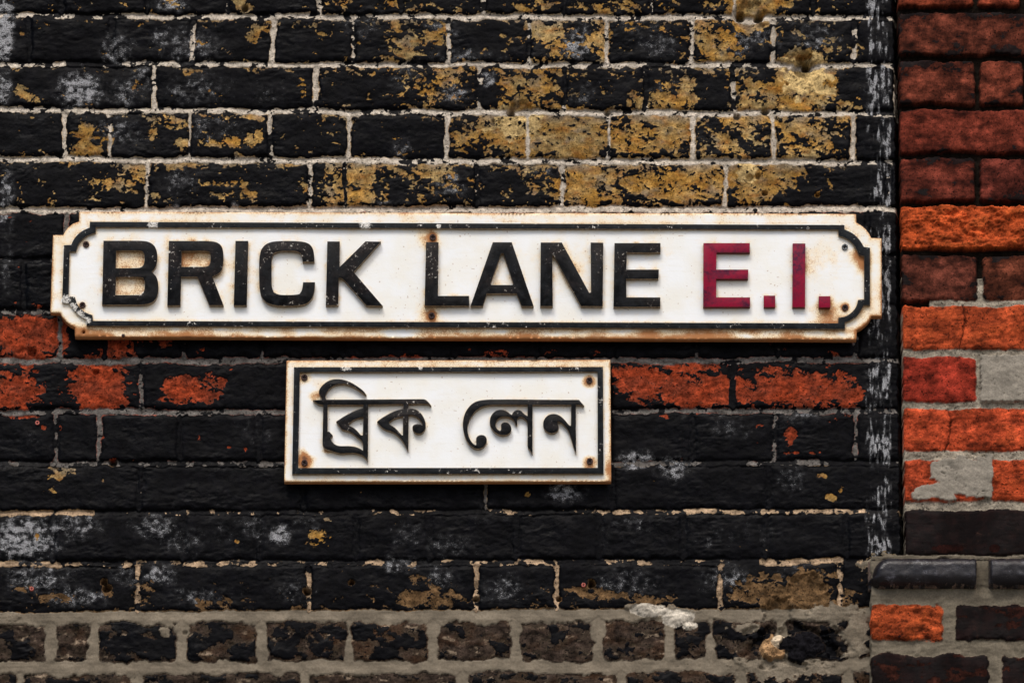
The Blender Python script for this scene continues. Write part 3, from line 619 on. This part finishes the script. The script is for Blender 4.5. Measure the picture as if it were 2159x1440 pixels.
def coping_fn(u0, u1, roundleft, seed):
    def fn(U, V):
        v0, v1 = 1190, 1253; rag = fbm(U / 18, V / 18, 3, seed); big = fbm(U / 60, V / 40, 3, seed + 1)
        W = (v1 - v0) / 2; vc = (v0 + v1) / 2
        dx = np.minimum(U - u0, u1 - U); dy = W - np.abs(V - vc)
        if roundleft:
            cx = u0 + 44; cy = v0 + 44
            ar = 44 - np.sqrt(np.maximum(cx - U, 0) ** 2 + np.maximum(cy - V, 0) ** 2)
            dy = np.where((U < cx) & (V < cy), np.minimum(dy, ar), dy); dx = np.where((U < cx) & (V < cy), np.minimum(dx, ar), dx)
        r = 24.
        ey = np.clip(1 - dy / r, 0, 1); ex = np.clip(1 - (U - u0) / 30, 0, 1) if roundleft else np.clip(1 - dx / 7, 0, 1); e2 = np.sqrt(np.clip(1 - np.clip(1 - (u1 - U) / 6, 0, 1) ** 2.2, 0, 1))
        e = np.sqrt(np.clip(1 - (ey ** 2.3 + ex ** 2.3), 0, 1)) if roundleft else np.sqrt(np.clip(1 - ey ** 2.2, 0, 1)) * np.sqrt(np.clip(1 - ex ** 2.2, 0, 1))
        inside = (dx > 0) & (dy > 0)
        e = e * e2; h = np.where(inside, 18 + 24 * e + rag * .12 + big * .35 - .5 * ss(1.4, .4, np.abs(U - 1920 - rag * 2)), 10.0)
        tint = np.zeros(U.shape + (3,), np.float32); tint[:] = lin((92, 78, 70)); tint *= (1 + .25 * rag)[..., None]
        cover = -1.35 + .5 * fbm(U / 14, V / 10, 4, seed + 2) + 1.3 * ss(9, 1, dy) + 1.2 * ss(6, 0, dx); S = .42 + .2 * fbm(U / 30, V / 20, 3, seed + 3); h = h - .7 * ss(-.1, .3, cover)
        return h, np.clip(tint, 0, 1), cover, S
    return fn
for u0, u1, rl, sd_ in [(1830, 2057, True, 70), (2081, 2330, False, 75), (2352, 2640, False, 79)]:
    ca = relief_mesh('coping_brick', np.arange(u0 - 1, u1 + 3, 2.), np.arange(1189, 1254.1, 1.6), coping_fn(u0, u1, rl, sd_), M_cope, root_p)
    ca['label'] = 'rounded glossy dark coping brick' if rl else ('dark coping brick past the grey joint' if u0 < 2300 else 'dark coping brick further right')

# ------------------------------------------------------------------ flat solids from outlines
def smooth(pts, it=2, keep=42):
    p = [tuple(map(float, q)) for q in pts]
    for _ in range(it):
        n = len(p); out = []
        for i in range(n):
            a, b, c = p[i - 1], p[i], p[(i + 1) % n]
            v1 = (b[0] - a[0], b[1] - a[1]); v2 = (c[0] - b[0], c[1] - b[1])
            l1, l2 = math.hypot(*v1), math.hypot(*v2)
            if l1 < 1e-6 or l2 < 1e-6: continue
            ang = math.degrees(math.acos(max(-1, min(1, (v1[0] * v2[0] + v1[1] * v2[1]) / (l1 * l2)))))
            if ang > keep or ang < 2: out.append(b)
            else:
                k1 = min(.25, 4 / l1 if l1 > 40 else .25); k2 = min(.25, 4 / l2 if l2 > 40 else .25)
                out.append((b[0] - v1[0] * k1, b[1] - v1[1] * k1)); out.append((b[0] + v2[0] * k2, b[1] + v2[1] * k2))
        p = out
    return p
def solid(name, loops, d0, d1, mat, parent, bev=0.0007, res=2):
    """loops (photo px) filled between depths d0 and d1 (metres in front of the wall); inner loops are holes"""
    cu = bpy.data.curves.new('tmp', 'CURVE'); cu.dimensions = '2D'; cu.fill_mode = 'BOTH'
    for lp in loops:
        u = [q[0] for q in lp]; v = [q[1] for q in lp]; X, Z = PW(u, v, d1)
        s = cu.splines.new('POLY'); s.points.add(len(lp) - 1)
        for i in range(len(lp)): s.points[i].co = (X[i], Z[i], 0, 1)
        s.use_cyclic_u = True
    hd = (d1 - d0) / 2; cu.extrude = hd - bev; cu.bevel_depth = bev; cu.bevel_resolution = res; cu.offset = -bev
    ob = bpy.data.objects.new('tmp', cu); col.objects.link(ob)
    dg = bpy.context.evaluated_depsgraph_get(); me = bpy.data.meshes.new_from_object(ob.evaluated_get(dg))
    bpy.data.objects.remove(ob); bpy.data.curves.remove(cu)
    L = parent.location if parent else Vector((0, 0, 0)); mid = (d0 + d1) / 2
    n = len(me.vertices); co = np.zeros(n * 3, np.float32); me.vertices.foreach_get('co', co); co = co.reshape(-1, 3)
    new = np.stack([co[:, 0] - L.x, -(mid + co[:, 2]) - L.y, co[:, 1] - L.z], -1).astype(np.float32)
    me.vertices.foreach_set('co', new.ravel()); me.update()
    me.name = name; me.materials.clear(); me.materials.append(mat)
    bm = bmesh.new(); bm.from_mesh(me); bmesh.ops.remove_doubles(bm, verts=bm.verts, dist=1e-6)
    for f in bm.faces: f.smooth = True
    for e in bm.edges:
        if len(e.link_faces) == 2 and e.calc_face_angle(0) > R_(24): e.smooth = False
    bm.to_mesh(me); bm.free()
    o = bpy.data.objects.new(name, me); col.objects.link(o)
    if parent: o.parent = parent
    return o
def dense(loop, step):
    out = []
    for i in range(len(loop)):
        a, b = loop[i], loop[(i + 1) % len(loop)]; n = max(1, int(math.hypot(b[0] - a[0], b[1] - a[1]) / step))
        for j in range(n): out.append((a[0] + (b[0] - a[0]) * j / n, a[1] + (b[1] - a[1]) * j / n))
    return out
def inpoly(P, loop):
    x, y = P[:, 0], P[:, 1]; r = np.zeros(len(P), bool)
    for i in range(len(loop)):
        (x1, y1), (x2, y2) = loop[i], loop[(i + 1) % len(loop)]
        if y1 == y2: continue
        c = ((y1 > y) != (y2 > y)) & (x < (x2 - x1) * (y - y1) / (y2 - y1) + x1); r ^= c
    return r
def segdist(P, loop):
    d = np.full(len(P), 1e9)
    for i in range(len(loop)):
        a = np.array(loop[i]); b = np.array(loop[(i + 1) % len(loop)]); ab = b - a; L2 = max(ab @ ab, 1e-9)
        t = np.clip(((P - a) @ ab) / L2, 0, 1); q = P - (a + t[:, None] * ab); d = np.minimum(d, (q ** 2).sum(1))
    return np.sqrt(d)
def plate(name, outline, holes, d0, d1, rustfn, parent, step=4.0):
    """enamelled plate with a fine face mesh that carries the rust stains"""
    ol = dense(outline, step); hl = [dense(h, 2.0) for h in holes]
    P = np.array(ol); x0, y0 = P.min(0); x1, y1 = P.max(0)
    gx, gy = np.meshgrid(np.arange(x0 + step, x1, step), np.arange(y0 + step, y1, step)); G = np.stack([gx.ravel(), gy.ravel()], -1)
    ok = inpoly(G, ol) & (segdist(G, outline) > step * .6)
    for h in hl: ok &= ~inpoly(G, h) & (segdist(G, h) > 2.0)
    G = G[ok]
    pts = [Vector(p) for p in ol]; edges = [(i, (i + 1) % len(ol)) for i in range(len(ol))]
    for h in hl:
        o = len(pts); pts += [Vector(p) for p in h]; edges += [(o + i, o + (i + 1) % len(h)) for i in range(len(h))]
    pts += [Vector(p) for p in G]
    vo, eo, fo, *_ = geometry.delaunay_2d_cdt(pts, edges, [], 0, 1e-5)
    A = np.array([tuple(q) for q in vo]); F = np.array([f for f in fo if len(f) == 3]); cen = A[F].mean(1)
    kp = inpoly(cen, ol)
    for h in hl: kp &= ~inpoly(cen, h)
    F = F[kp]
    a, b, c = A[F[:, 0]], A[F[:, 1]], A[F[:, 2]]
    area = (b[:, 0] - a[:, 0]) * (c[:, 1] - a[:, 1]) - (c[:, 0] - a[:, 0]) * (b[:, 1] - a[:, 1])
    F[area > 0] = F[area > 0][:, ::-1]              # v runs downwards: make the faces look out of the wall
    rust = rustfn(A); X, Z = PW(A[:, 0], A[:, 1], d1)
    L = parent.location
    bm = bmesh.new(); lay = bm.verts.layers.float.new('rust')
    vv = []
    warp = 0.0005 * np.sin(A[:, 0] / 210.) + .0003 * np.sin(A[:, 0] / 47. + A[:, 1] / 60.)
    for i in range(len(A)):
        q = bm.verts.new((X[i] - L.x, -d1 - L.y - warp[i], Z[i] - L.z)); q[lay] = float(rust[i]); vv.append(q)
    for f in F: bm.faces.new((vv[f[0]], vv[f[1]], vv[f[2]]))
    for f in bm.faces: f.smooth = True
    be = [e for e in bm.edges if len(e.link_faces) == 1]
    r = bmesh.ops.extrude_edge_only(bm, edges=be)
    nv = [g for g in r['geom'] if isinstance(g, bmesh.types.BMVert)]
    cenx, cenz = X.mean() - L.x, Z.mean() - L.z
    for q in nv: q.co.y += 0.0012; q[lay] = .85
    fr = [g for g in r['geom'] if isinstance(g, bmesh.types.BMEdge)]
    # small rounded lip: push the second ring outwards by its own normal
    bm.normal_update()
    for q in nv:
        n = q.normal.copy(); n.y = 0
        if n.length > .2: q.co += n.normalized() * 0.0007
    r = bmesh.ops.extrude_edge_only(bm, edges=fr)
    for g in r['geom']:
        if isinstance(g, bmesh.types.BMVert): g.co.y = -d0 - L.y; g[lay] = 1.1
    bmesh.ops.recalc_face_normals(bm, faces=bm.faces)
    me = bpy.data.meshes.new(name); bm.to_mesh(me); bm.free(); me.materials.append(M_white)
    # faces must look towards the street
    if sum(p.normal.y * p.area for p in me.polygons) > 0: me.flip_normals()
    o = bpy.data.objects.new(name, me); col.objects.link(o); o.parent = parent
    return o
def circ(cx, cy, r, n=20): return [(cx + r * math.cos(i * 6.2831853 / n), cy + r * math.sin(i * 6.2831853 / n)) for i in range(n)]
def screw(cx, cy, d, parent, mat, ang=0.3, r=6.7):
    a, b = r * .62, r * .17; pl = [(-b, -a), (b, -a), (b, -b), (a, -b), (a, b), (b, b), (b, a), (-b, a), (-b, b), (-a, b), (-a, -b), (-b, -b)]
    ca, sa = math.cos(ang), math.sin(ang); pl = [(cx + x * ca - y * sa, cy + x * sa + y * ca) for x, y in pl]
    h = solid('screw', [circ(cx, cy, r), pl], d - .0010, d + .0022, mat, parent, 0.0006, 3)
    solid('screw_recess', [circ(cx, cy, r * .72, 12)], d - .0010, d + .0004, M_dark, h if False else parent, 0.0002, 1).parent = h
    return h

def Z(k, ox, oy, pts): return [(ox + x / k, oy + y / k) for x, y in pts]
def z1(p): return Z(3.998, 80, 430, p)
def z2(p): return Z(3.998, 600, 430, p)
def z3(p): return Z(3.998, 1120, 430, p)
def z4(p): return Z(3.998, 1460, 430, p)
def z5(p): return Z(4.966, 590, 740, p)
def z6(p): return Z(4.966, 940, 740, p)

# ------------------------------------------------------------------ big street sign
D_BACK, D_FACE, D_LET, D_BOR = 0.008, 0.018, 0.0255, 0.0228
out_pts = z1([(350,70)]) + z4([(700,84),(1375,90),(1378,160),(1420,184),(1458,215),(1488,255),(1505,290),(1590,292),(1592,945),(1505,945),(1490,975),(1462,1008),(1425,1040),(1380,1064),(1378,1143)]) + \
    z1([(315,1118),(315,1040),(275,1020),(238,990),(210,955),(190,918),(108,915),(130,265),(215,265),(235,228),(262,195),(300,168),(350,150)])
bor_out = z1([(438,150)]) + z4([(1282,178),(1282,215),(1340,240),(1385,275),(1420,318),(1445,362),(1497,370),(1497,853),(1442,855),(1420,900),(1385,945),(1335,980),(1285,998),(1285,1055)]) + \
    z1([(410,1028),(410,975),(365,952),(322,915),(288,875),(262,838),(203,835),(218,348),(280,345),(300,300),(335,255),(385,220),(435,200)])
bor_in = z1([(487,197)]) + z4([(1230,218),(1230,268),(1300,292),(1350,330),(1385,385),(1402,428),(1447,440),(1447,805),(1395,808),(1385,860),(1350,910),(1290,950),(1230,958),(1228,1005)]) + \
    z1([(462,985),(460,937),(410,920),(365,890),(330,845),(310,782),(258,780),(267,402),(322,402),(335,350),(370,300),(420,265),(487,243)])
LET = [
 [z1([(552,310),(870,310),(930,317),(975,343),(1000,385),(1007,430),(1005,490),(990,540),(958,573),(995,605),(1012,650),(1015,700),(1012,755),(995,803),(955,836),(890,849),(540,850)]),
  z1([(660,395),(850,393),(882,400),(898,425),(898,492),(885,525),(855,540),(655,542)]), z1([(658,618),(855,616),(886,624),(902,652),(900,715),(888,750),(855,768),(652,768)])],
 [z1([(1103,312),(1440,312),(1510,322),(1548,353),(1563,400),(1563,500),(1550,560),(1518,593),(1470,612),(1565,855),(1445,855),(1345,615),(1207,615),(1200,855),(1090,855)]),
  z1([(1212,398),(1412,396),(1445,405),(1457,430),(1455,490),(1440,520),(1410,530),(1210,530)])],
 [z1([(1665,312),(1773,312),(1760,855),(1650,855)])],
 [[(663,552),(662,530),(656,517),(645,510.5),(622,508),(588,508),(566,511),(552,522),(546.5,540),(546,575),(547,612),(553,630),(566,641),(588,645),(618,645),(644,642),(657,632),(663,614),(664,595),
   (639,595),(637,612),(631,620),(618,622),(588,622),(577,616),(572.5,603),(572.5,547),(577,534),(589,529),(622,529),(632,532),(637,540),(638,552)]],
 [z2([(360,316),(465,316),(464,532),(682,316),(812,318),(582,575),(828,860),(690,856),(488,626),(457,622),(453,855),(347,855)])],
 [z2([(1192,322),(1298,322),(1293,775),(1555,775),(1558,858),(1180,858)])],
 [z2([(1755,323),(1915,323),(2100,862),(1998,862),(1955,755),(1705,755),(1672,860),(1567,860)]), z2([(1826,418),(1844,418),(1928,672),(1920,683),(1744,683),(1736,672)])],
 [z3([(80,325),(258,325),(490,750),(504,745),(501,325),(608,327),(603,862),(420,862),(190,433),(178,440),(182,862),(75,862)])],
 [z3([(702,330),(1090,330),(1090,410),(806,410),(803,553),(1076,553),(1073,632),(800,632),(803,787),(1088,787),(1088,868),(693,868)])],
 [z3([(1452,330),(1843,330),(1843,410),(1563,410),(1560,553),(1830,553),(1828,632),(1560,632),(1560,787),(1845,787),(1845,868),(1450,868)])],
 [z3([(1960,772),(2057,772),(2057,870),(1960,870)])],
 [z4([(845,333),(952,333),(950,870),(842,870)])],
 [z4([(1065,777),(1162,777),(1162,873),(1063,873)])]]
LET = [[smooth(l) for l in g] for g in LET]
NAMES = ['letter'] * 10 + ['full_stop', 'letter', 'full_stop']
LAB = ['black letter B', 'black letter R', 'black letter I', 'black letter C', 'black letter K', 'black letter L', 'black letter A', 'black letter N', 'black letter E', 'crimson letter E', 'crimson full stop after the E', 'crimson letter I', 'crimson full stop at the end']
bx, bz = PW(982, 713, 0)
sign = empty('street_sign', (float(bx), -D_BACK, float(bz)))
tag(sign, 'long white BRICK LANE E.I. street name sign with raised black and crimson letters', 'street sign')
SCR = [((181.3,515), M_rust, .2), ((173.8,643), M_rust, .5), ((912.6,500), M_rust, .1), ((910.2,665), M_rust, .35), ((1781.4,520.5), M_steel, .15), ((1782,648), M_rust, .6)]
def rust_big(A):
    d_out = segdist(A, out_pts); d_bo = segdist(A, bor_out); inb = inpoly(A, bor_out)
    r = np.where(inb, 0.03, 0.21)
    r += .5 * np.exp(-d_out / 3.5) + np.where(inb, .45 * np.exp(-segdist(A, bor_in) / 4), .30 * np.exp(-d_bo / 3.5))
    wv_ = fbm(A[:, 0] / 90., A[:, 1] / 30., 3, 80); r += np.where(~inb, ss(672, 702, A[:, 1]) * (.27 + .14 * wv_) + .2 * ss(1770, 1830, A[:, 0]) * ss(560, 680, A[:, 1]) + .06 * wv_, 0)
    dl = np.full(len(A), 1e9)
    for i, g in enumerate(LET):
        di = segdist(A, g[0]); x0 = min(p[0] for p in g[0]) - 40; x1 = max(p[0] for p in g[0]) + 40
        for h in g[1:]:
            ins = inpoly(A, h); dh = segdist(A, h); di = np.minimum(di, dh); r += np.where(ins, .30 if i != 6 else .12, 0)
        dl = np.minimum(dl, di)
    hn_ = fbm(A[:, 0] / 22., A[:, 1] / 22., 3, 81); r += (.22 + .14 * hn_) * np.exp(-dl / 7.)
    x, y = A[:, 0], A[:, 1]
    for cx, cy, rr, am in [(500,580,60,.22),(390,540,50,.2),(1745,665,30,.8),(1700,560,34,.3),(1752,540,50,.22),(300,560,120,.12),(1810,540,16,.9),(1818,560,14,.8),(1225,560,50,.15),(900,500,22,.5),(905,665,24,.55),(1180,560,50,.18),(1375,530,40,.15)]:
        r += am * np.exp(-(((x - cx) / rr) ** 2 + ((y - cy) / rr) ** 2))
    for (cx, cy), mt, _ in SCR:
        dd = np.hypot(x - cx, y - cy); r += (0.0 if mt is M_steel else (.9 if cx > 850 else .35)) * np.exp(-np.maximum(dd - 7, 0) / 3.2)
    r += .7 * np.exp(-np.maximum(np.hypot(x - 176, y - 700) - 5, 0) / 4)
    return r
plate('plate', out_pts, [circ(176.5, 700, 4.4, 14)], D_BACK, D_FACE, rust_big, sign)
solid('border', [smooth(bor_out), smooth(bor_in)], D_FACE - .002, D_BOR, M_border, sign, 0.0004, 1)
for g, nm, lb in zip(LET, NAMES, LAB):
    o = solid(nm, g, D_FACE - .002, D_LET, M_red if 'crimson' in lb else M_black, sign, 0.0004, 1); o['label'] = lb
for (p, mt, an) in SCR:
    s = screw(p[0], p[1], D_FACE + .0004, sign, mt, an)
    if mt is M_steel: s['label'] = 'clean grey screw'

# ------------------------------------------------------------------ small sign
W1 = [z5([(345,512),(440,510),(443,492),(420,467),(408,440),(412,405),(430,375),(470,335),(520,305),(570,293),(625,292),(690,305),(760,335),(830,380),(880,420),(908,462),(880,447),(840,417),(780,377),(720,352),(660,342),(600,348),(550,368),(510,405),(485,445),(475,480),(485,508),
   (1000,506),(1500,502),(1525,507),(1555,532),(1586,572),(1552,552),(1347,554),(1346,600),(1385,600),(1430,612),(1475,645),(1505,690),(1525,740),(1530,790),(1515,835),(1485,860),(1445,866),(1410,850),(1390,820),(1388,790),(1405,770),(1435,760),(1465,765),(1492,778),(1494,768),(1480,735),(1455,705),(1420,680),(1380,668),(1348,670),
   (1345,1048),(1325,1010),(1300,960),(1260,905),(1210,860),(1160,835),(1110,826),(1070,800),(1040,768),(1018,740),(1045,715),(1100,680),(1170,640),(1240,615),(1293,603),(1293,556),(925,560),
   (922,1158),(905,1125),(870,1092),(820,1072),(760,1064),(700,1068),(640,1073),(590,1062),(545,1045),(485,1030),(445,990),(455,562),(400,560)]),
  z5([(500,562),(875,562),(873,597),(820,610),(740,645),(660,690),(590,738),(615,775),(655,825),(700,830),(740,845),(790,880),(840,920),(872,955),(870,1042),(840,1020),(790,1000),(720,992),(650,994),(600,990),(560,965),(535,930),(532,905),(555,885),(535,860),(515,842),(500,845)]),
  z5([(875,690),(800,705),(755,730),(720,765),(722,778),(770,800),(810,835),(850,882),(868,882)]),
  z5([(1290,682),(1230,695),(1180,715),(1142,748),(1148,768),(1190,790),(1230,825),(1275,880),(1288,882)])]
W2 = [z6([(430,507),(700,505),(1000,508),(1300,510),(1395,510),(1415,535),(1450,573),(1400,563),(1362,562),(1362,800),(1365,1072),(1345,1030),(1325,960),(1305,890),(1280,825),(1240,775),(1205,747),(1170,735),(1172,765),(1185,800),(1175,830),(1150,852),(1110,860),(1070,852),(1035,825),(1018,780),(1020,735),(1045,690),(1085,663),(1130,655),(1175,665),(1215,690),(1250,725),(1285,770),(1303,783),(1310,775),(1312,562),
   (908,562),(908,1077),(880,1035),(855,1008),(855,760),(850,735),(830,710),(800,690),(775,687),(755,697),(745,722),(748,770),(738,780),(728,768),(722,740),(700,710),(665,690),(620,682),(575,690),(540,715),(520,755),(520,790),(540,820),(568,835),(578,825),(580,800),(575,775),(590,750),(625,742),(660,755),(685,790),(688,830),(665,865),(630,878),(580,880),(530,862),(490,825),(465,780),(458,730),(470,680),(500,640),(545,615),(595,612),(640,630),(670,655),(690,668),(705,640),(730,618),(765,613),(795,630),(820,660),(855,680),
   (857,562),(480,560),(420,568),(360,590),(310,625),(270,680),(240,740),(225,800),(230,860),(250,920),(280,965),(312,985),(322,970),(316,940),(318,905),(340,882),(375,875),(410,885),(430,915),(428,955),(405,995),(365,1020),(320,1022),(270,1000),(225,950),(195,880),(178,800),(178,730),(195,660),(230,595),(280,545),(340,518)])]
W1 = [smooth(l, 2, 48) for l in W1]; W2 = [smooth(l, 2, 48) for l in W2]
p_out = z5([(75,103)]) + z6([(1718,95),(1727,1362)]) + z5([(50,1364)])
b_out = z5([(148,168)]) + z6([(1645,165),(1652,1283)]) + z5([(128,1287)])
b_in = z5([(210,222)]) + z6([(1588,218),(1590,1220)]) + z5([(192,1222)])
bx, bz = PW(944, 1014, 0)
sign2 = empty('street_sign', (float(bx), -D_BACK, float(bz)))
tag(sign2, 'small white Bengali-lettered street sign screwed below the long one', 'street sign')
SCR2 = [(641.8, 795.4), (642, 975), (1242.7, 801.4), (1243.5, 971.6)]
def rust_small(A):
    inb = inpoly(A, b_out); x, y = A[:, 0], A[:, 1]
    r = np.where(inb, 0.0, .15) + .5 * np.exp(-segdist(A, p_out) / 3.5) + np.where(inb, .28 * np.exp(-segdist(A, b_in) / 4), .3 * np.exp(-segdist(A, b_out) / 4)) + .12 * (~inb & (y < 775))
    dl = np.full(len(A), 1e9)
    for l in W1 + W2: dl = np.minimum(dl, segdist(A, l))
    r += .34 * np.exp(-dl / 5)
    for i, (cx, cy) in enumerate(SCR2):
        dd = np.hypot(x - cx, y - cy - (3 if i > 1 else 0)); r += (.55 if i == 0 else 1.0) * np.exp(-(np.maximum(dd - 9, 0) / (7 if i > 1 else 8)) ** 2) * .75
    for cx, cy, rx, ry, am in [(664,834,14,9,.8),(640,958,8,14,.7),(655,968,16,12,.5),(668,808,14,14,.35),(693,950,12,6,.7),(1282,990,6,20,.7)]:
        r += am * np.exp(-(((x - cx) / rx) ** 2 + ((y - cy) / ry) ** 2))
    return r
plate('plate', p_out, [], D_BACK, D_FACE, rust_small, sign2, 3.5)
solid('border', [b_out, b_in], D_FACE - .002, D_BOR, M_border, sign2, 0.0004, 1)
o = solid('word', W1, D_FACE - .002, D_LET - .001, M_black, sign2, 0.0004, 1); o['label'] = 'first black Bengali word under its headline bar'
o = solid('word', W2, D_FACE - .002, D_LET - .001, M_black, sign2, 0.0004, 1); o['label'] = 'second black Bengali word with curled strokes'
for i, (x, y) in enumerate(SCR2): screw(x, y, D_FACE + .0004, sign2, M_rust, .2 + .2 * i)

# ------------------------------------------------------------------ nail and wall plugs
def lathe(name, prof, cx, cy, mat, n=20):
    """prof: (radius px, depth m); axis straight out of the wall"""
    bm = bmesh.new(); X0, Z0 = PW(cx, cy, prof[-1][1]); rings = []
    for r, d in prof:
        rings.append([bm.verts.new((r * SC * math.cos(i * 6.2831853 / n), -d, r * SC * math.sin(i * 6.2831853 / n))) for i in range(n)])
    for a, b in zip(rings[:-1], rings[1:]):
        for i in range(n): bm.faces.new((a[i], a[(i + 1) % n], b[(i + 1) % n], b[i]))
    bm.faces.new(rings[0]); bm.faces.new(rings[-1]); bmesh.ops.recalc_face_normals(bm, faces=bm.faces)
    for f in bm.faces: f.smooth = True
    me = bpy.data.meshes.new(name); bm.to_mesh(me); bm.free(); me.materials.append(mat)
    o = bpy.data.objects.new(name, me); col.objects.link(o); o.location = (float(X0), 0, float(Z0)); return o
o = lathe('nail', [(1.6, -.01), (1.6, .0195), (3.6, .0195), (3.6, .0206), (2.4, .0212)], 260, 707, M_rust)
tag(o, 'rusty nail head catching the lower edge of the long sign near its left end', 'nail')
for x, y, lb in [(80, 898, 'pink plastic wall plug in the black brick below the left red patches'), (68, 1247, 'pink plastic wall plug in a black brick at lower left'), (1230, 1239, 'pink plastic wall plug beside a drilled hole below the small sign')]:
    o = lathe('wall_plug', [(4.4, -.012), (4.6, .0030), (3.9, .0034), (2.2, .0032), (2.0, -.010)], x, y, M_plug)
    o.location.y = -.0
    tag(o, lb, 'wall plug', 'plastic plugs left in the wall')

# ------------------------------------------------------------------ pavement
m, t, b = new_mat('pavement'); g = N(t); co = g.coord(); nn = g.noise(co, 8, 5, .6)
g.link(g.mix(nn, L4(96, 92, 86), L4(130, 126, 118)), b.inputs['Base Color']); b.inputs['Roughness'].default_value = .9
me = bpy.data.meshes.new('pavement'); me.from_pydata([(-60, -60, 0), (60, -60, 0), (60, .3, 0), (-60, .3, 0)], [], [(0, 1, 2, 3)]); me.materials.append(m)
o = bpy.data.objects.new('pavement', me); col.objects.link(o); tag(o, kind='structure')
